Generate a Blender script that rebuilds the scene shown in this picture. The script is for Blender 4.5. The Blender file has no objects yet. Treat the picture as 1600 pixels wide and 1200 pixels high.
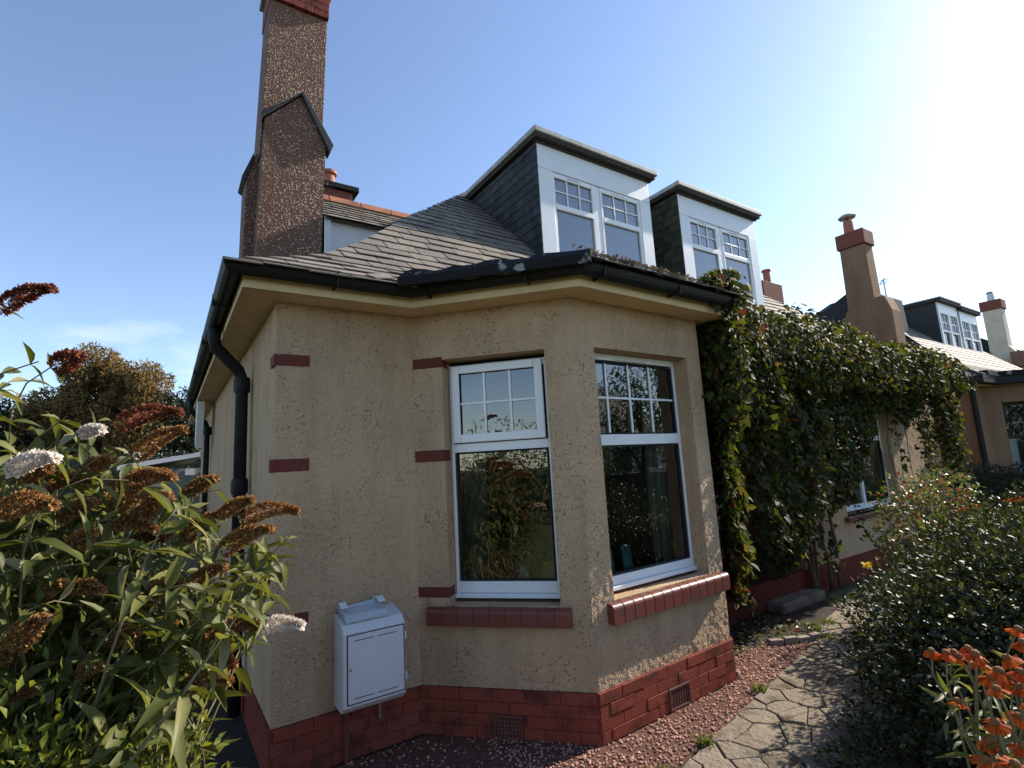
import bpy, math, random
import numpy as np
from mathutils import Vector, Matrix, Quaternion, noise
random.seed(7); RNG = np.random.default_rng(7)
SC = bpy.context.scene; COL = SC.collection

# ------------------------------------------------------------------ camera
cd = bpy.data.cameras.new('camera'); cam = bpy.data.objects.new('camera', cd); COL.objects.link(cam); SC.camera = cam
CAM = Vector((-.56657, -3.54215, 1.72925)); YAW, PITCH, ROLL, FPX = .590146, .153852, -.054908, 813.61
fwd = Vector((math.sin(YAW)*math.cos(PITCH), math.cos(YAW)*math.cos(PITCH), math.sin(PITCH)))
rt = Vector((math.cos(YAW), -math.sin(YAW), 0)); up0 = rt.cross(fwd)
cr = rt*math.cos(ROLL)+up0*math.sin(ROLL); cu = -rt*math.sin(ROLL)+up0*math.cos(ROLL)
cam.matrix_world = Matrix((( cr.x, cu.x, -fwd.x, CAM.x), (cr.y, cu.y, -fwd.y, CAM.y), (cr.z, cu.z, -fwd.z, CAM.z), (0, 0, 0, 1)))
cd.sensor_fit = 'HORIZONTAL'; cd.sensor_width = 36; cd.lens = 36*FPX/1600; cd.clip_start = .05; cd.clip_end = 3000

# ------------------------------------------------------------------ sun and sky
SUN = Vector((.83, -.07, .53)).normalized()
W = bpy.data.worlds.new("World"); SC.world = W; W.use_nodes = True
nt = W.node_tree; nt.nodes.clear()
def wn(t, **k):
    n = nt.nodes.new(t)
    for a, b in k.items(): setattr(n, a, b)
    return n
sky = wn('ShaderNodeTexSky', sky_type='NISHITA', sun_disc=False, sun_elevation=math.asin(SUN.z), sun_rotation=math.atan2(SUN.x, SUN.y), altitude=50, air_density=1.0, dust_density=.34, ozone_density=2.5)
bg = wn('ShaderNodeBackground'); bg.inputs['Strength'].default_value = .135
tc = wn('ShaderNodeTexCoord'); mp = wn('ShaderNodeMapping'); mp.inputs['Scale'].default_value = (1, 1, 2.6); mp.inputs['Location'].default_value = (3.7, 1.2, 0)
nz = wn('ShaderNodeTexNoise'); nz.inputs['Scale'].default_value = 3.1; nz.inputs['Detail'].default_value = 7; nz.inputs['Roughness'].default_value = .55
rp = wn('ShaderNodeValToRGB'); rp.color_ramp.elements[0].position = .60; rp.color_ramp.elements[1].position = .78
sx = wn('ShaderNodeSeparateXYZ'); lo = wn('ShaderNodeMapRange'); lo.inputs[1].default_value = .34; lo.inputs[2].default_value = .16
mu = wn('ShaderNodeMath', operation='MULTIPLY'); mu2 = wn('ShaderNodeMath', operation='MULTIPLY'); mu2.inputs[1].default_value = .75
mx = wn('ShaderNodeMix', data_type='RGBA'); mx.inputs[7].default_value = (5.2, 5.4, 5.8, 1)
out = wn('ShaderNodeOutputWorld'); lk = nt.links.new
lk(tc.outputs['Generated'], mp.inputs[0]); lk(mp.outputs[0], nz.inputs[0]); lk(nz.outputs[0], rp.inputs[0])
lk(tc.outputs['Generated'], sx.inputs[0]); lk(sx.outputs[2], lo.inputs[0]); lk(rp.outputs[0], mu.inputs[0]); lk(lo.outputs[0], mu.inputs[1])
lk(mu.outputs[0], mu2.inputs[0]); lk(mu2.outputs[0], mx.inputs[0]); hs = wn('ShaderNodeHueSaturation'); hs.inputs['Saturation'].default_value = .97; hs.inputs['Hue'].default_value = .503; lk(sky.outputs[0], hs.inputs['Color']); lk(hs.outputs[0], mx.inputs[6]); lk(mx.outputs[2], bg.inputs[0]); lk(bg.outputs[0], out.inputs[0])
sd = bpy.data.lights.new('sun', 'SUN'); sd.energy = 4.8; sd.angle = math.radians(.53); sd.color = (1, .90, .77)
so = bpy.data.objects.new('sun', sd); COL.objects.link(so); so.rotation_mode = 'QUATERNION'; so.rotation_quaternion = SUN.to_track_quat('Z', 'Y'); so.location = SUN*60
SC.view_settings.view_transform = 'Standard'; SC.view_settings.look = 'None'; SC.view_settings.exposure = .88; SC.view_settings.gamma = 1; SC.view_settings.use_curve_mapping = False
SC.render.engine = 'CYCLES'; SC.cycles.max_bounces = 8; SC.cycles.transparent_max_bounces = 12; SC.cycles.use_denoising = True; SC.cycles.sample_clamp_indirect = 6

# ------------------------------------------------------------------ materials
def material(name):
    m = bpy.data.materials.new(name); m.use_nodes = True; t = m.node_tree; t.nodes.clear()
    o = t.nodes.new('ShaderNodeOutputMaterial'); p = t.nodes.new('ShaderNodeBsdfPrincipled'); t.links.new(p.outputs[0], o.inputs[0])
    return m, t, p, o
def N(t, ty, **k):
    n = t.nodes.new(ty)
    for a, b in k.items():
        if isinstance(a, str) and hasattr(n, a): setattr(n, a, b)
    return n
def ramp(t, fac, stops):
    r = t.nodes.new('ShaderNodeValToRGB'); e = r.color_ramp.elements
    while len(e) < len(stops): e.new(.5)
    for i, (p, c) in enumerate(stops): e[i].position = p; e[i].color = (*c, 1) if len(c) == 3 else c
    t.links.new(fac, r.inputs[0]); return r.outputs[0]
def coord(t, scale=(1, 1, 1)):
    c = t.nodes.new('ShaderNodeNewGeometry'); m = t.nodes.new('ShaderNodeMapping'); m.inputs['Scale'].default_value = scale
    t.links.new(c.outputs['Position'], m.inputs[0]); return m.outputs[0]
def noise_n(t, vec, scale, detail=5, rough=.6):
    n = t.nodes.new('ShaderNodeTexNoise'); n.inputs['Scale'].default_value = scale; n.inputs['Detail'].default_value = detail; n.inputs['Roughness'].default_value = rough
    t.links.new(vec, n.inputs[0]); return n.outputs[0]
def voro(t, vec, scale, feature='F1', out='Distance', rnd=1):
    n = t.nodes.new('ShaderNodeTexVoronoi'); n.feature = feature; n.inputs['Scale'].default_value = scale; n.inputs['Randomness'].default_value = rnd
    t.links.new(vec, n.inputs[0]); return n.outputs[out]
def mixc(t, fac, a, b, mode='MIX'):
    n = t.nodes.new('ShaderNodeMix'); n.data_type = 'RGBA'; n.blend_type = mode
    for k, v in ((0, fac), (6, a), (7, b)):
        if isinstance(v, (int, float)): n.inputs[k].default_value = v
        elif isinstance(v, tuple): n.inputs[k].default_value = (*v, 1)
        else: t.links.new(v, n.inputs[k])
    return n.outputs[2]
def math_n(t, op, a, b=0):
    n = t.nodes.new('ShaderNodeMath'); n.operation = op
    for k, v in ((0, a), (1, b)):
        if isinstance(v, (int, float)): n.inputs[k].default_value = v
        else: t.links.new(v, n.inputs[k])
    return n.outputs[0]
def bump(t, p, h, dist, strength=1):
    b = t.nodes.new('ShaderNodeBump'); b.inputs['Distance'].default_value = dist; b.inputs['Strength'].default_value = strength
    t.links.new(h, b.inputs['Height']); t.links.new(b.outputs[0], p.inputs['Normal'])
def rnd(t):   # one value per object and per loose piece
    a = t.nodes.new('ShaderNodeObjectInfo').outputs['Random']; b = t.nodes.new('ShaderNodeNewGeometry').outputs['Random Per Island']
    return math_n(t, 'FRACT', math_n(t, 'ADD', a, b))

def m_plain(name, c, rough=.6, var=.15, scale=9, bmp=0, metal=0, spec=.5):
    m, t, p, o = material(name); v = coord(t); n = noise_n(t, v, scale)
    a = tuple(x*(1-var) for x in c); b = tuple(min(1, x*(1+var)) for x in c)
    t.links.new(ramp(t, n, [(.3, a), (.7, b)]), p.inputs['Base Color']); p.inputs['Roughness'].default_value = rough
    p.inputs['Metallic'].default_value = metal; p.inputs['Specular IOR Level'].default_value = spec
    if bmp: bump(t, p, noise_n(t, v, scale*14), bmp)
    return m
def m_piece(name, c0, c1, rough=.7, scale=30, bmp=.002, dark=None, sand=.3):
    m, t, p, o = material(name); v = coord(t); n = noise_n(t, v, scale); n2 = noise_n(t, v, scale*.16, 4)
    c = ramp(t, rnd(t), [(0, c0), (1, c1)])
    c = mixc(t, math_n(t, 'MULTIPLY', n, sand), c, tuple(min(1, x*1.5) for x in c1))
    if dark: c = mixc(t, ramp(t, n2, [(.48 if dark[0] < .2 and name[0] != 'b' else .60, (0, 0, 0)), (.66, (1, 1, 1))]), c, dark)
    t.links.new(c, p.inputs['Base Color']); p.inputs['Roughness'].default_value = rough; p.inputs['Specular IOR Level'].default_value = .22 if rough > .5 else .5; bump(t, p, n, bmp)
    return m
def m_roughcast(name, c, grime, bscale=85, bdist=.006, speck=(.1, .08, .05), patch=.35):
    m, t, p, o = material(name); v = coord(t)
    big = noise_n(t, coord(t, (1, 1, .32)), 2.9, 8, .72); vo = voro(t, v, bscale); fine = noise_n(t, v, 150, 3); pit = noise_n(t, v, 55, 2, .5)
    col = mixc(t, ramp(t, big, [(.40, (0, 0, 0)), (.72, (1, 1, 1))]), c, grime)
    col = mixc(t, math_n(t, 'MULTIPLY', fine, .35), col, tuple(x*.72 for x in c))
    st = ramp(t, noise_n(t, coord(t, (11, 11, .55)), 1.0, 5, .6), [(.55, (0, 0, 0)), (.78, (1, 1, 1))]); col = mixc(t, math_n(t, 'MULTIPLY', st, .24), col, tuple(x*.55 for x in c))
    area = ramp(t, noise_n(t, v, 4.2, 6, .65), [(.40, (.06, .06, .06)), (.62, (1, 1, 1))])
    hole = math_n(t, 'MULTIPLY', ramp(t, pit, [(.585, (0, 0, 0)), (.65, (1, 1, 1))]), area)
    col = mixc(t, math_n(t, 'MULTIPLY', hole, .75), col, speck)
    t.links.new(col, p.inputs['Base Color']); p.inputs['Roughness'].default_value = .92; p.inputs['Specular IOR Level'].default_value = .2
    h = math_n(t, 'ADD', math_n(t, 'MULTIPLY', math_n(t, 'SUBTRACT', 1, vo), 1), math_n(t, 'MULTIPLY', fine, .5))
    h = math_n(t, 'SUBTRACT', h, math_n(t, 'MULTIPLY', hole, .6))
    bump(t, p, h, bdist, .9); return m
def m_pebble(name):
    m, t, p, o = material(name); v = coord(t); d = voro(t, v, 45); c = voro(t, v, 45, out='Color'); big = noise_n(t, v, 1.7, 5)
    sep = t.nodes.new('ShaderNodeSeparateColor'); t.links.new(c, sep.inputs[0])
    stone = ramp(t, sep.outputs[0], [(0, (.16, .085, .05)), (.4, (.26, .15, .09)), (.75, (.44, .29, .18)), (1, (.58, .43, .29))])
    on = ramp(t, d, [(.34, (1, 1, 1)), (.52, (0, 0, 0))])
    keep = ramp(t, sep.outputs[1], [(.05, (0, 0, 0)), (.12, (1, 1, 1))])
    wear = ramp(t, big, [(.36, (.25, .25, .25)), (.55, (1, 1, 1))])
    f = math_n(t, 'MULTIPLY', math_n(t, 'MULTIPLY', on, keep), wear)
    base = mixc(t, noise_n(t, v, 6), (.105, .046, .029), (.165, .075, .046))
    t.links.new(mixc(t, f, base, stone), p.inputs['Base Color']); p.inputs['Roughness'].default_value = .8
    bump(t, p, math_n(t, 'MULTIPLY', f, math_n(t, 'SUBTRACT', 1, d)), .012, 1); return m
def m_leaf(name, stops, rough=.42, trans=.3, tint=(1.25, 1.3, .6), spec=.5):
    m, t, p, o = material(name); c = ramp(t, rnd(t), stops); v = coord(t); n = noise_n(t, v, 60, 2)
    c = mixc(t, math_n(t, 'MULTIPLY', n, .35), c, mixc(t, 1, c, (.55, .55, .55), 'MULTIPLY'))
    t.links.new(c, p.inputs['Base Color']); p.inputs['Roughness'].default_value = rough; p.inputs['Specular IOR Level'].default_value = spec
    tr = t.nodes.new('ShaderNodeBsdfTranslucent'); t.links.new(mixc(t, 1, c, tint, 'MULTIPLY'), tr.inputs[0])
    mix = t.nodes.new('ShaderNodeMixShader'); mix.inputs[0].default_value = trans
    t.links.new(p.outputs[0], mix.inputs[1]); t.links.new(tr.outputs[0], mix.inputs[2]); t.links.new(mix.outputs[0], o.inputs[0]); return m
def m_glass(name, ior=1.75):
    m, t, p, o = material(name); t.nodes.remove(p)
    tr = t.nodes.new('ShaderNodeBsdfTransparent'); tr.inputs[0].default_value = (.80, .86, .84, 1); gl = t.nodes.new('ShaderNodeBsdfGlossy'); gl.inputs['Roughness'].default_value = .008
    fr = t.nodes.new('ShaderNodeFresnel'); fr.inputs[0].default_value = ior
    v = coord(t); nn = noise_n(t, v, 2.2, 1); b = t.nodes.new('ShaderNodeBump'); b.inputs['Distance'].default_value = .006; b.inputs['Strength'].default_value = .25
    t.links.new(nn, b.inputs['Height']); t.links.new(b.outputs[0], gl.inputs['Normal'])
    mix = t.nodes.new('ShaderNodeMixShader'); t.links.new(fr.outputs[0], mix.inputs[0]); t.links.new(tr.outputs[0], mix.inputs[1]); t.links.new(gl.outputs[0], mix.inputs[2]); t.links.new(mix.outputs[0], o.inputs[0]); return m

M = {}
M['wall'] = m_roughcast('cream_roughcast', (.56, .388, .24), (.37, .25, .15))
M['pebble'] = m_pebble('pebble_dash')
M['brick'] = m_piece('red_painted_brick', (.20, .043, .027), (.25, .058, .036), .65, 40, .002, (.10, .028, .02), .15)
M['quoin'] = m_piece('maroon_painted_quoin', (.115, .026, .019), (.14, .032, .023), .7, 40, .003, None, .1)
M['mortar'] = m_plain('red_painted_joint', (.16, .036, .024), .8, .3, 20, .002, 0, .15)
M['sill'] = m_piece('maroon_sill_brick', (.145, .036, .024), (.185, .048, .031), .42, 40, .001, (.13, .05, .045), .12)
M['slate'] = m_piece('weathered_slate', (.108, .094, .078), (.225, .195, .16), .75, 26, .004, (.14, .12, .10), .35)
M['slate_dark'] = m_piece('blue_black_slate', (.022, .025, .028), (.055, .056, .055), .62, 26, .003, (.02, .02, .02), .12)
M['slate_green'] = m_piece('algae_green_slate', (.035, .042, .028), (.075, .08, .05), .8, 26, .003, (.03, .035, .02), .12)
M['deck'] = m_plain('roof_deck', (.05, .045, .04), .9)
M['upvc'] = m_plain('white_upvc', (.80, .80, .79), .32, .03, 4)
M['upvc_old'] = m_plain('white_painted_board', (.74, .75, .76), .4, .05, 5)
M['soffit'] = m_plain('cream_soffit_paint', (.68, .50, .27), .7, .12, 3, .0008)
M['black'] = m_plain('black_gutter', (.010, .010, .010), .6, .3, 12, 0, 0, .3)
M['lead'] = m_piece('black_bitumen_flashing', (.007, .007, .007), (.011, .011, .011), .7, 60, .004, (.26, .26, .26), .01)
M['moss'] = m_leaf('dry_moss', [(0, (.10, .06, .04)), (.6, (.25, .17, .12)), (1, (.30, .27, .12))], .9, .1, (1, 1, 1), .1)
M['lead_grey'] = m_plain('grey_lead', (.36, .37, .35), .6, .25, 9)
M['terracotta'] = m_piece('terracotta_ridge', (.30, .12, .065), (.38, .16, .085), .7, 30, .002, (.15, .07, .05), .2)
M['dark_wood'] = m_plain('dark_peeling_wood', (.035, .026, .02), .8, .5, 25, .002)
M['room'] = m_plain('room_wall', (.22, .19, .15), .9)
M['glass'] = m_glass('window_glass', 2.4)
M['glass_up'] = m_glass('dormer_glass', 3.0)
M['net'] = m_leaf('net_curtain', [(0, (.78, .79, .80)), (1, (.84, .85, .86))], .9, .3, (1, 1, 1), .1)
M['cur'] = m_leaf('patterned_curtain', [(0, (.48, .46, .38)), (1, (.55, .52, .43))], .9, .3, (1, 1, .9), .1)
M['teal'] = m_plain('teal_card', (.10, .36, .36), .6)
M['orange_card'] = m_plain('orange_box', (.40, .14, .06), .6)
M['box_white'] = m_plain('white_plastic_box', (.62, .62, .63), .42, .04, 6)
M['tray'] = m_plain('grey_plastic', (.42, .46, .50), .4, .15, 20)
M['groove'] = m_plain('dark_groove', (.02, .02, .02), .8)
M['steel'] = m_plain('dull_steel', (.45, .45, .45), .4, .1, 20, 0, 1)
M['vent'] = m_plain('rusty_vent', (.13, .045, .035), .7, .3, 30)
M['pot'] = m_piece('clay_pot', (.30, .11, .07), (.36, .14, .09), .7, 25, .002)
M['door'] = m_plain('brown_door', (.10, .05, .03), .5)
M['stone'] = m_piece('paving_stone', (.15, .120, .088), (.205, .168, .125), .9, 30, .018, (.10, .085, .055), .9)
M['joint'] = m_plain('sandy_joint', (.085, .066, .046), .95, .4, 40, .01)
M['edge'] = m_piece('edging_stone', (.22, .18, .14), (.3, .25, .2), .85, 30, .006)
M['soil'] = m_plain('garden_soil', (.030, .021, .014), .95, .5, 14, .02)
M['gravel'] = m_piece('red_gravel', (.22, .085, .055), (.46, .27, .20), .75, 60, .001, None, .15)
M['gravel_bed'] = m_plain('gravel_bed', (.17, .075, .05), .95, .5, 40, .02)
M['grass'] = m_leaf('grass_blade', [(0, (.07, .11, .02)), (1, (.20, .22, .05))], .5, .4)
M['bud'] = m_leaf('buddleia_leaf', [(0, (.066, .080, .018)), (.6, (.125, .138, .034)), (.9, (.20, .20, .06)), (1, (.34, .31, .19))], .5, .38, (1.3, 1.25, .5), .3)
M['bud_stem'] = m_plain('buddleia_stem', (.15, .13, .06), .7)
M['spike'] = m_leaf('spent_flower', [(0, (.19, .085, .032)), (.5, (.36, .19, .075)), (1, (.52, .33, .15))], .8, .25, (1.2, .9, .6), .1)
M['spike_red'] = m_leaf('spent_flower_red', [(0, (.12, .04, .03)), (.6, (.27, .09, .05)), (1, (.40, .18, .10))], .8, .2, (1.2, .8, .7), .1)
M['spike_white'] = m_leaf('white_blossom', [(0, (.66, .48, .42)), (.2, (.86, .76, .66)), (1, (.92, .86, .78))], .7, .25, (1, 1, 1), .1)
M['lime'] = m_leaf('lime_leaf', [(0, (.07, .10, .014)), (.6, (.15, .17, .025)), (1, (.26, .27, .04))], .5, .42, (1.25, 1.2, .5), .3)
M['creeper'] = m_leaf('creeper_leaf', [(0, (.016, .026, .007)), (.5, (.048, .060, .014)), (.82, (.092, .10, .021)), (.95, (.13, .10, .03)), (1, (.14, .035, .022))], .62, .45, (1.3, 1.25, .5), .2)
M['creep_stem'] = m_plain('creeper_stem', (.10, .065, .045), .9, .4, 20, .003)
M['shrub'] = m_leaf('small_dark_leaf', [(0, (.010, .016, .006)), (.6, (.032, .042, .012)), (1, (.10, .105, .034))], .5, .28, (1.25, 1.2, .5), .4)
M['rose'] = m_leaf('rose_leaf', [(0, (.06, .085, .03)), (.55, (.13, .15, .05)), (.75, (.22, .20, .09)), (.9, (.25, .07, .04)), (1, (.22, .03, .03))], .42, .35)
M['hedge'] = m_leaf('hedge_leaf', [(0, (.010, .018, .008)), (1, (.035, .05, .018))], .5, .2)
M['tree_br'] = m_leaf('olive_brown_leaf', [(0, (.11, .075, .032)), (.5, (.24, .165, .068)), (1, (.36, .26, .11))], .7, .4, (1.2, 1.1, .7), .15)
M['tree_dk'] = m_leaf('dark_green_leaf', [(0, (.016, .022, .010)), (1, (.055, .06, .025))], .5, .2)
M['tree_gr'] = m_leaf('green_leaf', [(0, (.03, .05, .015)), (1, (.10, .13, .04))], .5, .3)
M['bark'] = m_plain('bark', (.09, .07, .05), .95, .4, 14, .01)
M['petal'] = m_leaf('orange_petal', [(0, (.42, .050, .010)), (.6, (.56, .10, .014)), (1, (.64, .19, .025))], .6, .45, (1.3, .9, .4), .1)
M['cone'] = m_plain('flower_cone', (.22, .085, .018), .8, .5, 300, .001)
M['yellow'] = m_leaf('yellow_petal', [(0, (.65, .42, .02)), (1, (.8, .6, .05))], .5, .3)
M['flame'] = m_leaf('flame_flower', [(0, (.62, .08, .015)), (1, (.75, .18, .03))], .5, .3)
M['n_wall'] = m_roughcast('orange_harling', (.30, .175, .105), (.2, .115, .07), 60, .004)
M['n_cream'] = m_plain('cream_harling', (.62, .56, .40), .9, .1, 3, .003)
M['n_brick'] = m_piece('far_red_brick', (.15, .052, .036), (.2, .07, .048), .8, 20, .003)
M['n_glass'] = m_glass('far_glass', 1.6)
M['purple_wood'] = m_plain('dark_purple_panel', (.05, .02, .035), .6)
M['tarmac'] = m_plain('tarmac', (.05, .05, .05), .9, .2, 30)
M['lawn'] = m_plain('lawn', (.05, .07, .02), .95, .4, 5, .02)
M['shed'] = m_plain('shed_render', (.24, .24, .19), .9, .1, 4)

# ------------------------------------------------------------------ mesh helpers
def wloc(o):
    v = Vector((0, 0, 0))
    while o is not None: v += o.location; o = o.parent
    return v
ID = lambda a, b, c: (a, b, c)
class MB:
    def __init__(s, T=ID): s.v = []; s.f = []; s.T = T
    def add(s, vs, fs):
        k = len(s.v); s.v += [tuple(s.T(*p)) for p in vs]; s.f += [tuple(i+k for i in f) for f in fs]; return s
    def box(s, a0, b0, c0, a1, b1, c1):
        a0, a1 = min(a0, a1), max(a0, a1); b0, b1 = min(b0, b1), max(b0, b1); c0, c1 = min(c0, c1), max(c0, c1)
        return s.add([(x, y, z) for z in (c0, c1) for y in (b0, b1) for x in (a0, a1)], [(0, 2, 3, 1), (4, 5, 7, 6), (0, 1, 5, 4), (2, 6, 7, 3), (0, 4, 6, 2), (1, 3, 7, 5)])
    def prism(s, poly, d):
        n = len(poly); return s.add(list(poly)+[tuple(p[i]+d[i] for i in range(3)) for p in poly], [tuple(range(n))[::-1], tuple(range(n, 2*n))]+[(i, (i+1) % n, n+(i+1) % n, n+i) for i in range(n)])
    def face(s, *p): return s.add(p, [tuple(range(len(p)))])
    def tube(s, pts, r, n=8, cap=True):
        pts = [Vector(s.T(*p)) for p in pts]; rs = r if isinstance(r, (list, tuple)) else [r]*len(pts); k = len(s.v); prev = None
        for i, p in enumerate(pts):
            d = (pts[min(i+1, len(pts)-1)]-pts[max(i-1, 0)]).normalized()
            if prev is None: prev = d.orthogonal().normalized()
            prev = (prev-d*prev.dot(d)).normalized(); b = d.cross(prev)
            for j in range(n): a = 2*math.pi*j/n; s.v.append(tuple(p+(prev*math.cos(a)+b*math.sin(a))*rs[i]))
        for i in range(len(pts)-1):
            for j in range(n): s.f.append((k+i*n+j, k+i*n+(j+1) % n, k+(i+1)*n+(j+1) % n, k+(i+1)*n+j))
        if cap: s.f.append(tuple(range(k, k+n))[::-1]); s.f.append(tuple(range(k+(len(pts)-1)*n, k+len(pts)*n)))
        return s
    def lathe(s, c, prof, n=14):
        k = len(s.v)
        for r, z in prof:
            for j in range(n): a = 2*math.pi*j/n; s.v.append(tuple(s.T(c[0]+r*math.cos(a), c[1]+r*math.sin(a), c[2]+z)))
        for i in range(len(prof)-1):
            for j in range(n): s.f.append((k+i*n+j, k+i*n+(j+1) % n, k+(i+1)*n+(j+1) % n, k+(i+1)*n+j))
        s.f.append(tuple(range(k, k+n))[::-1]); s.f.append(tuple(range(k+(len(prof)-1)*n, k+len(prof)*n))); return s
    def build(s, name, mat, parent=None, smooth=False, bevel=0, stuff=False, kind=None, at=None):
        org = Vector(at) if at is not None else (wloc(parent) if parent else Vector((0, 0, 0)))
        me = bpy.data.meshes.new(name); me.from_pydata([tuple(Vector(p)-org) for p in s.v], [], s.f); me.materials.append(mat); me.update()
        o = bpy.data.objects.new(name, me); COL.objects.link(o)
        if parent: o.parent = parent; o.location = org-wloc(parent)
        else: o.location = org
        if smooth: me.polygons.foreach_set('use_smooth', [True]*len(me.polygons))
        if bevel:
            b = o.modifiers.new('bevel', 'BEVEL'); b.width = bevel; b.segments = 2; b.limit_method = 'ANGLE'; b.angle_limit = .6
        if stuff: o['kind'] = 'stuff'
        if kind: o['kind'] = kind
        return o
def thing(name, label, cat, loc=(0, 0, 0), group=None):
    o = bpy.data.objects.new(name, None); COL.objects.link(o); o.location = loc; o.empty_display_size = .2
    return tag(o, label, cat, group)
def tag(o, label, cat, group=None):
    o['label'] = label; o['category'] = cat
    if group: o['group'] = group
    return o
def frame(P, Q):   # wall coordinates: along, outward, up
    P = Vector((*P, 0)); Q = Vector((*Q, 0)); e = (Q-P).normalized(); n = Vector((e.y, -e.x, 0))
    return (lambda s, o, z: tuple(P+e*s+n*o+Vector((0, 0, z)))), (Q-P).length
def sweep(mb, path, prof, closed=True):
    n = len(prof); k = len(mb.v); P = [Vector(p) for p in path]
    for i, p in enumerate(P):
        ns = []
        if i > 0: e = (p-P[i-1]).normalized(); ns.append(Vector((e.y, -e.x)))
        if i < len(P)-1: e = (P[i+1]-p).normalized(); ns.append(Vector((e.y, -e.x)))
        m = ns[0] if len(ns) == 1 else (ns[0]+ns[1])/(1+ns[0].dot(ns[1]))
        for o, z in prof: q = p+m*o; mb.v.append((q.x, q.y, z))
    for i in range(len(P)-1):
        for j in range(n if closed else n-1): mb.f.append((k+i*n+j, k+i*n+(j+1) % n, k+(i+1)*n+(j+1) % n, k+(i+1)*n+j))
    if closed: mb.f.append(tuple(range(k, k+n))); mb.f.append(tuple(range(k+(len(P)-1)*n, k+len(P)*n))[::-1])
    return mb
def clip(poly, fn):    # keep fn(p) >= 0
    r = []
    for i in range(len(poly)):
        a, b = poly[i], poly[(i+1) % len(poly)]; fa, fb = fn(a), fn(b)
        if fa >= 0: r.append(a)
        if (fa >= 0) != (fb >= 0): t = fa/(fa-fb); r.append((a[0]+(b[0]-a[0])*t, a[1]+(b[1]-a[1])*t))
    return r

# leaf shapes: (along, across, out), faces
def blade(droop=.35, fold=.10):
    v = []; rows = [(0, .08), (.18, .7), (.42, 1.0), (.7, .66), (1, 0)]
    for t, w in rows: h = -droop*t*t; v += [(t, -w*.5, h+fold*w*.5), (t, 0, h), (t, w*.5, h+fold*w*.5)]
    f = []
    for i in range(4): k = 3*i; f += [(k, k+1, k+4, k+3), (k+1, k+2, k+5, k+4)]
    return v, f
OVAL = ([(0, 0, 0), (.45, -.5, .10), (1, 0, -.08), (.45, .5, .10), (.5, 0, 0)], [(0, 4, 1), (1, 4, 2), (2, 4, 3), (3, 4, 0)])
DIAM = ([(0, 0, 0), (.5, -.5, .08), (1, 0, -.04), (.5, .5, .08)], [(0, 2, 1), (0, 3, 2)])
IVYL = ([(0, 0, 0), (.12, -.42, .05), (.5, -.5, .07), (1, 0, -.14), (.5, .5, .07), (.12, .42, .05), (.45, 0, -.02)], [(0, 6, 1), (1, 6, 2), (2, 6, 3), (3, 6, 4), (4, 6, 5), (5, 6, 0)])
def nrm(a): return a/np.maximum(np.linalg.norm(a, axis=1, keepdims=True), 1e-9)
def basis(D, Nn):
    D = nrm(D); S = nrm(np.cross(D, Nn)); return D, S, np.cross(S, D)
def cloud(name, P, D, Nn, L, Wd, mat, parent=None, tmpl=DIAM, stuff=True, kind=None):
    tv, tf = tmpl; tv = np.array(tv, float); n = len(P); k = len(tv); D, S, U = basis(D, Nn)
    L = np.broadcast_to(L, (n,)); Wd = np.broadcast_to(Wd, (n,)); org = np.array(wloc(parent)) if parent else np.zeros(3)
    V = P[:, None]+D[:, None]*(tv[None, :, 0:1]*L[:, None, None])+S[:, None]*(tv[None, :, 1:2]*Wd[:, None, None])+U[:, None]*(tv[None, :, 2:3]*L[:, None, None])-org
    me = bpy.data.meshes.new(name); me.vertices.add(n*k); me.vertices.foreach_set('co', V.reshape(-1).astype(np.float32))
    tot = np.array([len(f) for f in tf]); flat = np.concatenate([np.array(f) for f in tf])
    loops = (flat[None]+np.arange(n)[:, None]*k).reshape(-1); st = np.concatenate([[0], np.cumsum(tot)[:-1]]); starts = (st[None]+np.arange(n)[:, None]*len(flat)).reshape(-1)
    me.loops.add(len(loops)); me.loops.foreach_set('vertex_index', loops.astype(np.int32)); me.polygons.add(n*len(tf))
    me.polygons.foreach_set('loop_start', starts.astype(np.int32)); me.polygons.foreach_set('use_smooth', np.ones(n*len(tf), bool)); me.update(calc_edges=True); me.materials.append(mat)
    o = bpy.data.objects.new(name, me); COL.objects.link(o)
    if parent: o.parent = parent
    if stuff: o['kind'] = 'stuff'
    if kind: o['kind'] = kind
    return o
FW = np.array(fwd); CR = np.array(cr); CU = np.array(cu); CP = np.array(CAM)
def project(P):
    d = P-CP; z = d@FW; return 800+FPX*(d@CR)/z, 600-FPX*(d@CU)/z, z
_unit = {}
def unit_mesh(key, tmpl, mat):
    if key not in _unit:
        me = bpy.data.meshes.new(key); me.from_pydata([(w, t, h) for t, w, h in tmpl[0]], [], tmpl[1]); me.materials.append(mat)
        me.polygons.foreach_set('use_smooth', [True]*len(me.polygons)); _unit[key] = me
    return _unit[key]
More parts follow.
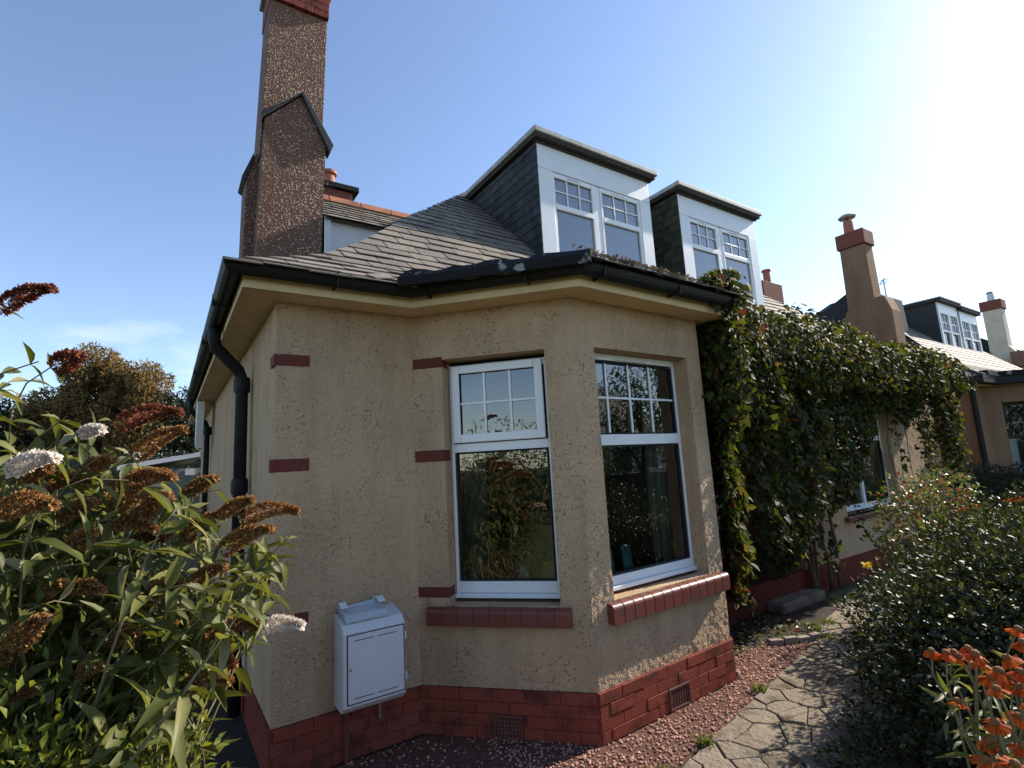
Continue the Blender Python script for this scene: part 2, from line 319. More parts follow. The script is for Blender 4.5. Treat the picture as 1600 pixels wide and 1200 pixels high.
def leaves(P, D, Nn, L, Wd, mat, parent, tmpl, single=300, name='leaf', rest='foliage', occ=0.):
    """the leaves that show largest become parts of their plant, the others one mass"""
    n = len(P); L = np.broadcast_to(L, (n,)).astype(float); Wd = np.broadcast_to(Wd, (n,)).astype(float); x, y, z = project(P)
    vis = (x > 5) & (x < 1595) & (y > 5) & (y < 1195) & (z > .3); score = np.where(vis, L/np.maximum(z, .3), 0)-occ*np.maximum(z, 0)
    order = np.argsort(-score); big = order[:single]; big = big[vis[big]]; mask = np.ones(n, bool); mask[big] = False
    Db, Sb, Ub = basis(D[big], Nn[big]); me = unit_mesh(mat.name+name, tmpl, mat); org = np.array(wloc(parent))
    for i, b in enumerate(big):
        o = bpy.data.objects.new('leaf', me); COL.objects.link(o); o.parent = parent
        mtx = Matrix(((Sb[i][0]*Wd[b], Db[i][0]*L[b], Ub[i][0]*L[b], P[b][0]-org[0]), (Sb[i][1]*Wd[b], Db[i][1]*L[b], Ub[i][1]*L[b], P[b][1]-org[1]), (Sb[i][2]*Wd[b], Db[i][2]*L[b], Ub[i][2]*L[b], P[b][2]-org[2]), (0, 0, 0, 1)))
        o.matrix_local = mtx
    if mask.any(): cloud(rest, P[mask], D[mask], Nn[mask], L[mask], Wd[mask], mat, parent, tmpl)
def unitv(n): return nrm(RNG.normal(size=(n, 3)))
def fbm(P, s, seed=0):
    return np.array([noise.fractal(Vector(p)*s+Vector((seed*7.3, seed*3.1, 0)), 1, 2, 3) for p in P])
def lobes(specs, n, shell=.45, gap=None, gs=3., seed=1):
    """points near the surface of several ellipsoids, with holes where a noise is low"""
    vol = np.array([a*b+b*c+a*c for _, (a, b, c) in specs]); cnt = (vol/vol.sum()*n).astype(int); out = []
    for (c, r), k in zip(specs, cnt):
        u = unitv(k); rad = 1-shell*RNG.random(k)**1.6; out.append((np.array(c)+u*np.array(r)*rad[:, None]*(1+.0*rad[:, None]), u))
    P = np.concatenate([a for a, _ in out]); U = np.concatenate([b for _, b in out])
    f = fbm(P, gs, seed); P = P+U*(f*.16)[:, None]
    if gap is not None: k = f > gap; P, U = P[k], U[k]
    return P, U

# ================================================================== ground
g = MB().face((-200, -200, -.03), (260, -200, -.03), (260, 260, -.03), (-200, 260, -.03)).build('ground', M['lawn'], kind='structure')
MB().prism([(-7, -3.2, -.028), (5.9, -2.2, -.028), (5.9, .3, -.028), (.1, .3, -.028), (.1, 8.8, -.028), (-7, 8.8, -.028)], (0, 0, .024)).build('soil', M['soil'], kind='structure')
MB().prism([(-40, -16, -.028), (60, -16, -.028), (60, -10, -.028), (-40, -10, -.028)], (0, 0, .012)).build('road', M['tarmac'], kind='structure')

# ================================================================== bungalow
house = thing('bungalow', 'cream roughcast bungalow with slate roof, canted bay window and two white dormers', 'house')
A0, B0, B1, B2, B3, C0 = (0, 0), (.937, 0), (1.74, -.87), (3.18, -.82), (3.95, 0), (10.7, 0)
TL, _ = frame((0, 8), A0); TF, LF = frame(A0, B0); T1, L1 = frame(B0, B1); T2, L2 = frame(B1, B2); T3, L3 = frame(B2, B3); T4, L4 = frame(B3, C0); TR, _ = frame(C0, (10.7, 8))
ZS = 2.864; ZP = .30
def panel(mb, T, s0, s1, z0, z1, ops=(), depth=.13, step=None, seed=0):
    S = sorted({s0, s1, *[x for o in ops for x in o[:2]]}); Z = sorted({z0, z1, *[x for o in ops for x in o[2:]]})
    def sub(a):
        if not step: return a
        r = []
        for x, y in zip(a, a[1:]): n = max(1, round((y-x)/step)); r += [x+(y-x)*i/n for i in range(n)]
        return r+[a[-1]]
    S2, Z2 = sub(S), sub(Z)
    inside = lambda s, z: any(o[0]-1e-6 < s < o[1]+1e-6 and o[2]-1e-6 < z < o[3]+1e-6 for o in ops)
    edge = lambda s, z: min(abs(s-s0), abs(s-s1), abs(z-z0), abs(z-z1)) < 1e-6
    idx = {}
    for i, s in enumerate(S2):
        for j, z in enumerate(Z2):
            o = 0.
            if step and not edge(s, z):
                p = Vector(T(s, 0, z)); o = .0045*noise.noise(p*70)+.004*noise.noise(p*31)+.004*noise.noise(p*6)
                if inside(s, z): o = o*.6
            idx[i, j] = len(mb.v); mb.v.append(T(s, o, z))
    for i in range(len(S2)-1):
        for j in range(len(Z2)-1):
            if not inside((S2[i]+S2[i+1])/2, (Z2[j]+Z2[j+1])/2): mb.f.append((idx[i, j], idx[i+1, j], idx[i+1, j+1], idx[i, j+1]))
    for a, b, c, d in ops:
        for q in (((a, 0, c), (a, 0, d), (a, -depth, d), (a, -depth, c)), ((b, 0, c), (b, -depth, c), (b, -depth, d), (b, 0, d)), ((a, 0, d), (b, 0, d), (b, -depth, d), (a, -depth, d)), ((a, 0, c), (a, -depth, c), (b, -depth, c), (b, 0, c))):
            mb.add([T(*p) for p in q], [(0, 1, 2, 3)])
    return mb
w = MB()
W1 = (.225, .985, .81, 2.515); W2 = (.205, 1.262, .81, 2.525); DOOR = (.50, 1.95, .0, 2.25); W3 = (3.15, 4.85, .80, 2.45)
panel(w, TL, 0, 8, 0, ZS, step=.03); panel(w, TF, 0, LF, 0, ZS, step=.0115); panel(w, T1, 0, L1, 0, ZS, [W1], .16, .0115); panel(w, T2, 0, L2, 0, ZS, [W2], .16, .0115)
panel(w, T3, 0, L3, 0, ZS); panel(w, T4, 0, L4, 0, ZS, [DOOR, W3], .16, .03); panel(w, TR, 0, 8, 0, ZS)
w.build('wall', M['wall'], house, smooth=True)
# inside: dark rooms so that the panes look into depth
ins = [(.25, 7.8), (.25, .26), (.99, .26), (1.82, -.62), (3.08, -.58), (3.8, .26), (4.3, .26), (4.3, 1.0), (6.1, 1.0), (6.1, .26), (10.4, .26), (10.4, 7.8)]
def inner(T, s0, s1, ops):
    p = MB(); panel(p, lambda s, o, z: T(s, o-.2, z), s0, s1, .02, 2.75, ops, .04); return p
rm = MB()
for T, a, b, ops in ((T1, .06, L1-.06, [W1]), (T2, .06, L2-.06, [W2]), (T4, 2.1, L4-.2, [W3])):
    q = inner(T, a, b, ops); k = len(rm.v); rm.v += q.v; rm.f += [tuple(i+k for i in f) for f in q.f]
rm.face((.2, 3.6, .02), (10.4, 3.6, .02), (10.4, 3.6, 2.75), (.2, 3.6, 2.75)); rm.face((4.3, .1, .02), (4.3, 3.6, .02), (4.3, 3.6, 2.75), (4.3, .1, 2.75)); rm.face((.2, .2, .02), (.2, 3.6, .02), (.2, 3.6, 2.75), (.2, .2, 2.75))
IN = [(.2, .2), (.96, .2), (1.81, -.64), (3.09, -.60), (3.84, .2), (10.4, .2), (10.4, 3.6), (.2, 3.6)]; rm.face(*[(x, y, 2.76) for x, y in IN]); rm.face(*[(x, y, .02) for x, y in IN])
rm.build('room', M['room'], house)

# soffit, fascia, gutter follow the wall
PATH = [(0, 8), A0, B0, B1, B2, B3, C0, (10.7, 8)]
s = MB(); sweep(s, PATH, [(0.0, ZS), (.205, ZS), (.205, ZS+.03), (0, ZS+.03)]); s.build('soffit', M['soffit'], house)
s = MB(); sweep(s, PATH, [(.207, ZS-.006), (.225, ZS-.006), (.225, ZS+.11), (.207, ZS+.11)]); s.build('fascia', M['soffit'], house)
gp = [(.228+.056+.056*math.cos(a), 2.985-.075*math.sin(a)) for a in [math.pi*(1-i/8) for i in range(9)]]; gi = [(.228+.056+.051*math.cos(a), 2.985-.068*math.sin(a)) for a in [math.pi*i/8 for i in range(9)]]
s = MB(); sweep(s, PATH[:-1], gp+gi); gut = s.build('gutter', M['black'], house, smooth=False)
for T, L, ss in ((TL, 8, (1.5, 3.2, 4.9, 6.4, 7.6)), (TF, LF, (.3,)), (T1, L1, (.25, .95)), (T2, L2, (.02, .8))):
    for x in ss: MB(T).box(x-.008, .228, 2.905, x+.008, .3435, 2.99).build('gutter_bracket', M['black'], gut, bevel=.004)

# plinth with its bricks
s = MB(); sweep(s, PATH, [(-.02, -.02), (.012, -.02), (.012, ZP-.002), (-.02, ZP-.002)]); plinth = s.build('plinth', M['mortar'], house)
VENTS = {id(T1): (.50, .70), id(T2): (.635, .87)}
def brick_course(T, L, key, c, start):
    z0 = c*.0745+.0025; z1 = (c+1)*.0745-.0025; x = start
    while x < L-.004:
        a, b = max(x, -.004), min(x+.220, L+.004); parts = [(a, b)]
        if key in VENTS and c in (0, 1, 2) and not (c == 2):
            va, vb = VENTS[key]; parts = [(a, min(b, va)), (max(a, vb), b)]
        for a, b in parts:
            if b-a > .03:
                d = .0175+random.uniform(-.0015, .003)
                MB(T).box(a, .008, z0+random.uniform(-.001, .001), b, d, z1+random.uniform(-.001, .001)).build('brick', M['brick'], plinth, bevel=.002)
        x += .225
for c in range(4):
    for T, L, key, st in ((TF, LF, 0, -.1), (T1, L1, id(T1), -.06), (T2, L2, id(T2), -.14)): brick_course(T, L, key, c, st-(.1125 if c % 2 else 0))
for T, (a, b) in ((T1, (.505, .695)), (T2, (.64, .865))):
    v = MB(T).box(a, -.05, .006, b, .006, .147).build('air_vent', M['groove'], house)
    for z in (.006, .134): MB(T).box(a, .006, z, b, .026, z+.013).build('vent_rim', M['vent'], v)
    for x in (a, b-.012): MB(T).box(x, .006, .019, x+.012, .026, .134).build('vent_rim', M['vent'], v)
    gr = MB(T); n = 8
    for i in range(1, n): x = a+(b-a)*i/n; gr.box(x-.005, .007, .019, x+.005, .021, .134)
    for i in range(1, 5): z = .019+.115*i/5; gr.box(a+.012, .0065, z-.005, b-.012, .019, z+.005)
    gr.build('vent_grille', M['vent'], v, stuff=True)

# red quoin bricks in the roughcast
for z0, z1 in ((2.44, 2.517), (1.762, 1.843), (.84, .908)):
    MB(TF).box(-.024 if z0 < 2 else .0, -.02, z0, .207, .0035, z1).build('quoin_brick', M['quoin'], house, bevel=.004)
    MB(TL).box(7.86, -.02, z0+.001, 8.004, .012, z1-.001).build('quoin_brick', M['quoin'], house, bevel=.004)
    q = MB(T1); q.prism([(-.004, .0045, z0+.02), (.226, .0045, z0+.02), (.226, -.11, z0+.02), (.21, -.11, z0+.02), (.20, -.01, z0+.02), (-.004, -.01, z0+.02)], (0, 0, z1-z0)); q.build('quoin_brick', M['quoin'], house, bevel=.004)

# window sills: a row of bullnosed bricks
def sill(T, s0, s1, z0, z1, proj, n, j=.003):
    root = MB(T).box(s0+.01, -.15, z0+.006, s1-.01, proj-.016, z1-.006).build('window_sill', M['mortar'], house); wd = (s1-s0)/n; r = .032
    for i in range(n):
        a = s0+wd*i+j; b = a+wd-2*j
        pr = [(a, -.13, z0), (a, proj, z0)]+[(a, proj-r+r*math.sin(t), z1-r+r*math.cos(t)) for t in [math.pi/2*(1-k/5) for k in range(6)]]+[(a, -.13, z1+.012)]
        o = MB(T); o.prism(pr, (b-a, 0, 0)); o.build('sill_brick', M['sill'], root, bevel=.0025)
sill(T1, .072, 1.058, .69, .80, .058, 9, .001); sill(T2, .134, 1.435, .675, .80, .058, 13)

# windows
def bar(T, a, b, par, name, mat='upvc', bv=.004): return MB(T).box(*a, *b).build(name, M[mat], par, bevel=bv)
def window(T, s0, s1, z0, z1, tz0, tz1, gl, gr, cols, gb, gt, sash=False, split=None, o=-.13, fw=.0):
    """outer frame, transom, top light with glazing bars, plain lower light"""
    root = MB(T).box(s0, o-.062, z1-.05, s1, o, z1).build('window', M['upvc'], house, bevel=.004)
    for a in ((s0, o-.06, z0+.03, gl-.016, o, z1-.05), (gr+.016, o-.06, z0+.03, s1, o, z1-.05)): bar(T, a[:3], a[3:], root, 'frame')
    bar(T, (gl-.016, o-.058, tz0), (gr+.016, o+.002, tz1), root, 'transom'); bar(T, (s0, o-.058, z0+.005), (s1, o+.03, z0+.032), root, 'cill')
    bar(T, (gl-.016, o-.055, z0+.034), (gr+.016, o-.001, gb-.012), root, 'bottom_rail')
    tl, tr_, tb, tt = gl, gr, tz1+.012, gt
    if sash:
        tl, tr_, tb, tt = sash; e = .055
        for a in ((tl-.06, o+.003, tb-.062, tl, o+.028, tt+.06), (tr_, o+.003, tb-.062, tr_+.06, o+.028, tt+.06), (tl, o+.003, tb-.062, tr_, o+.028, tb), (tl, o+.003, tt, tr_, o+.028, tt+.06)): bar(T, a[:3], a[3:], root, 'opening_sash', bv=.006)
    for a, b, c, d, k in ((tl, tr_, tb, tt, o-.005 if sash else o-.025), (gl, gr, gb, tz0-.012, o-.025)):
        bead = MB(T)   # black gasket round the glass
        for q in ((a-.006, c-.006, b+.006, c), (a-.006, d, b+.006, d+.006), (a-.006, c, a, d), (b, c, b+.006, d)): bead.box(q[0], k-.012, q[1], q[2], k+.020, q[3])
        bead.build('gasket', M['groove'], root)
        MB(T).face((a, k, c), (b, k, c), (b, k, d), (a, k, d)).build('pane', M['glass'], root)
    k = o-.005 if sash else o-.025
    for x in cols: bar(T, (x-.009, k+.001, tb), (x+.009, k+.012, tt), root, 'glazing_bar', bv=.002)
    zm = (tb+tt)/2; xs = [tl]+[c for c in cols]+[tr_]
    for x, y in zip(xs, xs[1:]): bar(T, (x+(.009 if x != tl else 0), k+.001, zm-.008), (y-(.009 if y != tr_ else 0), k+.0115, zm+.008), root, 'glazing_bar', bv=.002)
    return root
window(T1, .228, .982, .826, 2.485, 1.838, 1.90, .267, .935, [.50, .695], .948, 2.416, sash=(.312, .88, 1.968, 2.416))
w2 = window(T2, .208, 1.259, .826, 2.522, 1.832, 1.912, .258, 1.216, [.45, .70, .945], .932, 2.452)
bar(T2, (.55, -.128, 2.478), (.90, -.116, 2.49), w2, 'trickle_vent', 'upvc', .003)
w3 = window(T4, 3.153, 4.847, .83, 2.445, 1.80, 1.87, .0+3.20, 4.80, [3.5, 3.7, 4.25, 4.5], .92, 2.40)
bar(T4, (3.97, -.19, .86), (4.04, -.122, 1.80), w3, 'mullion'); bar(T4, (3.97, -.19, 1.872), (4.04, -.122, 2.39), w3, 'mullion'); bar(T4, (3.05, -.1, .735), (4.95, .06, .80), house, 'window_sill', 'sill')
bar(T4, (.5, -.85, .14), (1.95, -.80, 2.25), house, 'front_door', 'door'); bar(T4, (1.05, -.7, -.02), (1.95, .20, .10), house, 'door_step', 'stone', .03)
for s in (.49, 1.952): MB(T4).box(s, -.9, 0, s+.012, -.001, 2.26).build('porch_reveal', M['wall'], house)

# ------------------------------------------------------------------ roof
PROF = [(0, 2.955), (.10, 3.005), (.68, 3.354), (1.106, 3.704), (1.955, 4.535), (4.3, 6.72)]
arc = [0]
for a, b in zip(PROF, PROF[1:]): arc.append(arc[-1]+math.dist(a, b))
EV = .335
def dz(v):
    for i in range(len(PROF)-1):
        if v <= arc[i+1] or i == len(PROF)-2:
            t = (v-arc[i])/(arc[i+1]-arc[i]); return PROF[i][0]+(PROF[i+1][0]-PROF[i][0])*t, PROF[i][1]+(PROF[i+1][1]-PROF[i][1])*t
def roofpt(u, v, lift=0): d, z = dz(v); return (u, d-EV-lift*.6, z+lift*.8)
XR = 10.7; VT = arc[-1]; YB = 8.0
deck = MB()
lev = [(d, z) for d, z in PROF]
rings = [[(-EV+d, -EV+d, z), (XR+EV-d, -EV+d, z), (XR+EV-d, YB+EV-d, z), (-EV+d, YB+EV-d, z)] for d, z in lev]
for r0, r1 in zip(rings, rings[1:]):
    for i in range(4): j = (i+1) % 4; deck.face(r0[i], r0[j], r1[j], r1[i])
deck.face(*rings[-1]); roof = deck.build('roof', M['deck'], house)
DX = [(3.18, 5.21), (5.87, 7.90)]
def emit_slates(polys, fn, parent, mats, limit, dead=lambda p: False):
    """polys: slate outlines on a slope; the ones showing largest become parts"""
    rec = []
    for poly in polys:
        lo3 = [fn(u, v, l) for u, v, l in poly]; up3 = [fn(u, v, l+.008) for u, v, l in poly]
        if dead(lo3): continue
        x, y, z = project(np.array(lo3)); vis = ((x > 0) & (x < 1600) & (y > 0) & (y < 1200) & (z > 0)).all()
        ar = abs(sum(x[i]*y[(i+1) % len(x)]-x[(i+1) % len(x)]*y[i] for i in range(len(x))))/2 if vis else 0
        rec.append((ar, lo3, up3))
    rec.sort(key=lambda r: -r[0]); rest = MB()
    for k, (ar, a, b) in enumerate(rec):
        m = MB() if k < limit else rest; q = len(m.v); n = len(a); m.v += list(a)+list(b)
        m.f += [tuple(q+i for i in range(n))[::-1], tuple(q+n+i for i in range(n))]+[(q+i, q+(i+1) % n, q+n+(i+1) % n, q+n+i) for i in range(n)]
        if k < limit: m.build('slate', mats, parent)
    if rest.v: rest.build('slates', mats, parent, stuff=True)
def slate_rows(u0, u1, v0, v1, left, right, ex=.175, wd=.29, lap=.05, seed=3):
    R_ = random.Random(seed); res = []; n = int((v1-v0)/ex)
    for i in range(n):
        v = v0+i*ex; u = u0+(wd/2 if i % 2 else 0)-R_.uniform(0, .06)
        while u < u1:
            ww = wd*R_.uniform(.86, 1.12); j = R_.uniform(-.008, .008)
            poly = [(u, v+j+R_.uniform(-.004, .004)), (u+ww-.012, v+j+R_.uniform(-.006, .006)), (u+ww-.012, v+ex+lap), (u, v+ex+lap)]
            poly = clip(clip(poly, left), right)
            if len(poly) >= 3: k = R_.uniform(0, .009); res.append([(a, b, .018+k if b < v+ex*.6 else .004) for a, b in poly])
            u += ww
    return res
front = slate_rows(-.4, XR+.4, -.03, VT-.05, lambda p: p[0]-(dz(max(p[1], 0))[0]-EV)+.01, lambda p: (XR+EV-dz(max(p[1], 0))[0])-p[0])
def in_dormer(pts):
    c = np.mean(np.array(pts), axis=0)
    return any(a+.1 < c[0] < b-.1 and c[1] > 1.3 for a, b in DX) and c[2] < 5.75 or (1.3 < c[0] < 3.6 and c[1] < -.12)
emit_slates(front, roofpt, roof, M['slate'], 290, in_dormer)
# low roof over the bay, with its bitumen-covered edge
bo = [(.70, -.345), (1.605, -1.235), (3.33, -1.175), (4.06, -.345)]; bi = [(1.0, -.12), (1.86, -.96), (3.1, -.92), (3.75, -.1)]; bt = [(1.1, .25), (3.7, .25)]
b = MB(); zo, zi, zt = 2.985, 3.165, 3.27
for i in range(3): b.face((*bo[i], zo), (*bo[i+1], zo), (*bi[i+1], zi), (*bi[i], zi))
b.face((*bi[0], zi), (*bi[1], zi), (*bi[2], zi), (*bi[3], zi), (*bt[1], zt), (*bt[0], zt)); bay = b.build('bay_roof', M['deck'], house)
ed = Vector((bo[2][0]-bo[1][0], bo[2][1]-bo[1][1], 0)).normalized(); up = Vector((.0, .275, .20)).normalized()
def bayfn(u, v, l): p = Vector((*bo[1], zo))+ed*u+up*v+Vector((0, -.59, .81))*l; return tuple(p)
bs = slate_rows(-.05, 1.75, -.02, .40, lambda p: p[0]-.7*p[1]+.02, lambda p: 1.74-.7*p[1]-p[0], .125, .22, .02, 9)
emit_slates(bs, bayfn, bay, M['slate'], 40)
n = 620; u_ = RNG.random(n)*1.6+.06; v_ = RNG.random(n)**.7*.34; PM = np.array([bayfn(a_, b_, .025) for a_, b_ in zip(u_, v_)]); keepm = RNG.random(n) < .35+.5*np.array([noise.noise(Vector((a_*5, b_*9, 0))) for a_, b_ in zip(u_, v_)])
cloud('moss', PM[keepm], unitv(n)[keepm], nrm(unitv(n)[keepm]+[0, 0, 1]), .028, .022, M['moss'], bay, IVYL)
fl = MB(); n = 26; e0, e1 = Vector((.70, -.36, 0)), Vector((1.612, -1.26, 0)); nn = Vector((.70, .71, 0)); prev = None
for i in range(n+1):
    t = i/n; p = e0.lerp(e1, t); h = 3.06+.030*noise.noise(Vector((t*7, 0, 0)))+.016*noise.noise(Vector((t*31, 3, 0)))-(.05 if i == 0 else 0); q = [(p+nn*a+Vector((0, 0, zz))) for a, zz in ((-.03, 2.945), (-.04, 3.0+.012*noise.noise(Vector((t*17, 8, 0)))), (-.005, h-.015), (.06, h), (.16, h-.01), (.18, 2.99))]
    k = len(fl.v); fl.v += [tuple(x) for x in q]
    if i: fl.f += [(k-6+j, k-6+(j+1) % 6, k+(j+1) % 6, k+j) for j in range(6)]
fl.f += [(5, 4, 3, 2, 1, 0), tuple(range(len(fl.v)-6, len(fl.v)))]; fl.build('lead_flashing', M['lead'], bay)
# lifted and broken slates beside the flashing and over the bay
for (x, y, z, rx, ry, rz, sx_, sy_) in ((1.98, -1.10, 3.07, .9, .3, .5, .10, .13), (2.06, -1.13, 3.045, .2, .5, 1.1, .12, .10), (2.28, -1.12, 3.05, 1.3, .1, .2, .02, .06), (.62, -.22, 3.06, .5, -.25, .3, .16, .12)):
    o = MB().box(-sx_/2, -sy_/2, -.004, sx_/2, sy_/2, .004).build('slate', M['slate'], bay); o.location = (x, y, z); o.rotation_euler = (rx, ry, rz)

# dormers
def dormer(X0):
    yf = 1.2; root = MB().box(X0+.02, yf+.03, 3.95, X0+2.01, yf+.10, 4.16).build('dormer', M['upvc_old'], house)
    def P(a, b, n='face_panel', m='upvc_old', bv=.004): return MB().box(*a, *b).build(n, M[m], root, bevel=bv)
    P((X0, yf, 4.05), (X0+.225, yf+.06, 5.40)); P((X0+1.815, yf, 4.05), (X0+2.03, yf+.06, 5.40)); P((X0, yf, 5.403), (X0+2.03, yf+.06, 5.735))
    for a, b in (((X0+.225, 4.1), (X0+.262, 5.40)), ((X0+.895, 4.1), (X0+.975, 5.40)), ((X0+1.045, 4.1), (X0+1.08, 5.40)), ((X0+1.775, 4.1), (X0+1.815, 5.40))): P((a[0], yf+.012, a[1]), (b[0], yf+.07, b[1]-.001), 'window_frame', 'upvc')
    P((X0+.975, yf+.022, 4.1), (X0+1.045, yf+.06, 5.399), 'mullion', 'upvc')
    for g0, g1 in ((.262, .895), (1.08, 1.775)):
        a, b = X0+g0, X0+g1; P((a, yf+.014, 5.335), (b, yf+.066, 5.399), 'window_frame', 'upvc'); P((a, yf+.010, 4.905), (b, yf+.062, 4.975), 'transom', 'upvc'); P((a, yf+.005, 4.165), (b, yf+.08, 4.25), 'window_frame', 'upvc')
        for c, d in ((4.25, 4.905), (4.975, 5.335)): MB().face((a, yf+.04, c), (b, yf+.04, c), (b, yf+.04, d), (a, yf+.04, d)).build('pane', M['glass_up'], root)
        for i in (1, 2): x = a+(b-a)*i/3; P((x-.010, yf+.026, 4.975), (x+.010, yf+.0385, 5.335), 'glazing_bar', 'upvc', .002)
        for i in range(3): x = a+(b-a)*i/3; P((x+.011, yf+.027, 5.148), (x+(b-a)/3-.011, yf+.038, 5.166), 'glazing_bar', 'upvc', .002)
        cv = MB(); nn_ = 60   # net curtain in soft folds
        for i in range(nn_+1):
            x = a-.02+(b-a+.04)*i/nn_; yy = yf+.095+.018*math.sin(i*.9)+.01*math.sin(i*2.3+X0)
            cv.v += [(x, yy, 4.2), (x, yy, 5.37)]
            if i: k = 2*i; cv.f.append((k-2, k, k+1, k-1))
        cv.build('net_curtain', M['net'], root, smooth=True)
        P((a+.2, yf+.004, 5.365), (b-.2, yf+.012, 5.38), 'trickle_vent', 'upvc', .002)
    # slated cheeks
    for sx_, nm in ((X0, -1), (X0+2.03, 1)):
        x = sx_+nm*.002; ck = MB(); x1 = sx_-nm*.05; pl = [(x, yf+.06, 4.02), (x, yf+.06, 5.735), (x, 3.02, 5.735), (x, 2.9, 5.60)]
        ck.prism(pl, (x1-x, 0, 0)); cheek = ck.build('cheek', M['slate_dark'], root)
        mat = M['slate_dark'] if X0 < 4 else M['slate_green']; R_ = random.Random(int(X0*10)+nm); i = 0; z = 4.0
        if nm < 0:
            while z < 5.72:
                y = yf-.02-(.09 if i % 2 else 0)
                while y < 3.3:
                    ww = .18*R_.uniform(.85, 1.15); poly = [(y, z+R_.uniform(-.006, .006)), (y+ww-.006, z+R_.uniform(-.006, .006)), (y+ww-.006, z+.155), (y, z+.155)]
                    poly = clip(clip(clip(poly, lambda p: p[1]-(4.02+.93*(p[0]-1.06))-.02), lambda p: 5.733-p[1]), lambda p: p[0]-yf-.002)
                    if len(poly) > 2:
                        t = [x-(.013 if p[1] < z+.08 else .003) for p in poly]; m_ = MB(); nn_ = len(poly); m_.v = [(a+.007, p[0], p[1]) for a, p in zip(t, poly)]+[(a, p[0], p[1]) for a, p in zip(t, poly)]
                        m_.f = [tuple(range(nn_)), tuple(range(nn_, 2*nn_))[::-1]]+[(k, (k+1) % nn_, nn_+(k+1) % nn_, nn_+k) for k in range(nn_)]; m_.build('slate', mat, root)
                    y += ww
                z += .128; i += 1
    P((X0-.07, yf-.09, 5.752), (X0+2.10, 3.6, 5.80), 'eaves_board', 'dark_wood', .006); P((X0-.04, yf-.03, 5.722), (X0+2.07, yf-.004, 5.750), 'eaves_board', 'dark_wood', .004)
    P((X0-.10, yf-.12, 5.803), (X0+2.13, 3.7, 5.872), 'flat_roof', 'lead_grey', .008)
    return root
for X0, _ in DX: dormer(X0)

# side dormer with a clay ridge on the left slope
sdm = MB(); sdm.prism([(1.05, 2.95, 4.35), (2.3, 2.95, 4.35), (2.3, 2.95, 5.05), (1.05, 2.95, 5.05)], (0, .05, 0)); side = sdm.build('side_dormer', M['upvc_old'], house)
def sidefn(u, v, l): return (u, 2.86+v*.70-l*.7, 4.98+v*.62+l*.75)
emit_slates(slate_rows(.6, 3.2, -.02, .98, lambda p: p[0]-(.98-.0*p[1]), lambda p: 3.1-p[0], .125, .22, .03, 5), sidefn, side, M['slate'], 80)
MB().face(sidefn(.7, -.02, 0), sidefn(3.2, -.02, 0), sidefn(3.2, .97, 0), sidefn(.7, .97, 0)).build('roof_deck', M['deck'], side)
MB().face((.7, 3.54, 5.55), (3.2, 3.54, 5.55), (3.2, 4.3, 4.9), (.7, 4.3, 4.9)).build('roof_deck', M['deck'], side)
MB().box(1.02, 2.90, 4.40, 1.09, 2.955, 5.03).build('corner_board', M['upvc_old'], side, bevel=.004)
x = .75
while x < 2.55:
    r_ = MB(); r_.prism([(x, 3.36, 5.48), (x, 3.42, 5.585), (x, 3.54, 5.625), (x, 3.66, 5.585), (x, 3.72, 5.48), (x, 3.68, 5.47), (x, 3.54, 5.58), (x, 3.40, 5.47)], (.435, 0, 0)); r_.build('ridge_tile', M['terracotta'], side, bevel=.006); x += .445
# chimney breast with shoulders, on the left flank
ch = MB(); lean = .030
def CHT(x, y, z): return (x+lean*(z-3.7), y, z)
ch.T = CHT
ch.prism([(.06, 1.6, 2.9), (.645, 1.6, 2.9), (.66, 1.6, 5.13), (.40, 1.6, 5.60), (.075, 1.6, 5.24)], (0, .24, 0)); chim = ch.build('chimney', M['pebble'], house)
def cpart(name, mat, fn, bv=.006): m_ = MB(CHT); fn(m_); return m_.build(name, M[mat], chim, bevel=bv)
cpart('flue_stack', 'pebble', lambda m_: m_.prism([(.055, 1.70, 4.9), (.645, 1.70, 4.9), (.655, 1.70, 6.70), (.075, 1.70, 6.70)], (0, .50, 0)))
cpart('flue_stack', 'pebble', lambda m_: m_.prism([(-.012, 1.86, 2.9), (.2, 1.86, 2.9), (.2, 1.86, 5.2), (.03, 1.86, 4.96), (-.035, 1.86, 4.70)], (0, .34, 0)))
cpart('shoulder_cap', 'slate_dark', lambda m_: m_.prism([(.40, 1.56, 5.605), (.42, 1.56, 5.645), (.735, 1.56, 5.13), (.70, 1.56, 5.03), (.675, 1.56, 5.08)], (0, .14, 0)))
cpart('shoulder_cap', 'slate_dark', lambda m_: m_.prism([(.399, 1.57, 5.605), (.415, 1.57, 5.640), (.04, 1.57, 5.275), (.03, 1.57, 5.12), (.05, 1.57, 5.235)], (0, .12, 0)))
cpart('shoulder_cap', 'slate_dark', lambda m_: m_.prism([(-.075, 1.845, 4.70), (-.04, 1.845, 4.67), (.03, 1.845, 4.93), (.02, 1.845, 4.99)], (0, .36, 0)))
for zc in range(4):
    x = .065
    while x < .665:
        x2 = min(x+(.2 if zc % 2 else .22), .665)
        if x2-x > .03: cpart('brick', 'brick', lambda m_: m_.box(x+.003, 1.66, 6.705+zc*.08, x2-.003, 2.25, 6.705+zc*.08+.073), .004)
        x = x2
cpart('chimney_cope', 'lead_grey', lambda m_: m_.box(.03, 1.62, 7.03, .70, 2.29, 7.12))
for x in (.2, .5): MB(CHT).lathe((x, 1.95, 7.12), [(.10, 0), (.09, .3), (.11, .32), (.11, .36), (.07, .36)]).build('chimney_pot', M['pot'], chim, smooth=False)
c3 = MB().box(1.25, 5.0, 5.0, 2.0, 5.6, 6.60).build('rear_chimney', M['n_brick'], house); MB().box(1.2, 4.93, 6.603, 2.10, 5.67, 6.70).build('chimney_cope', M['lead'], c3, bevel=.01)
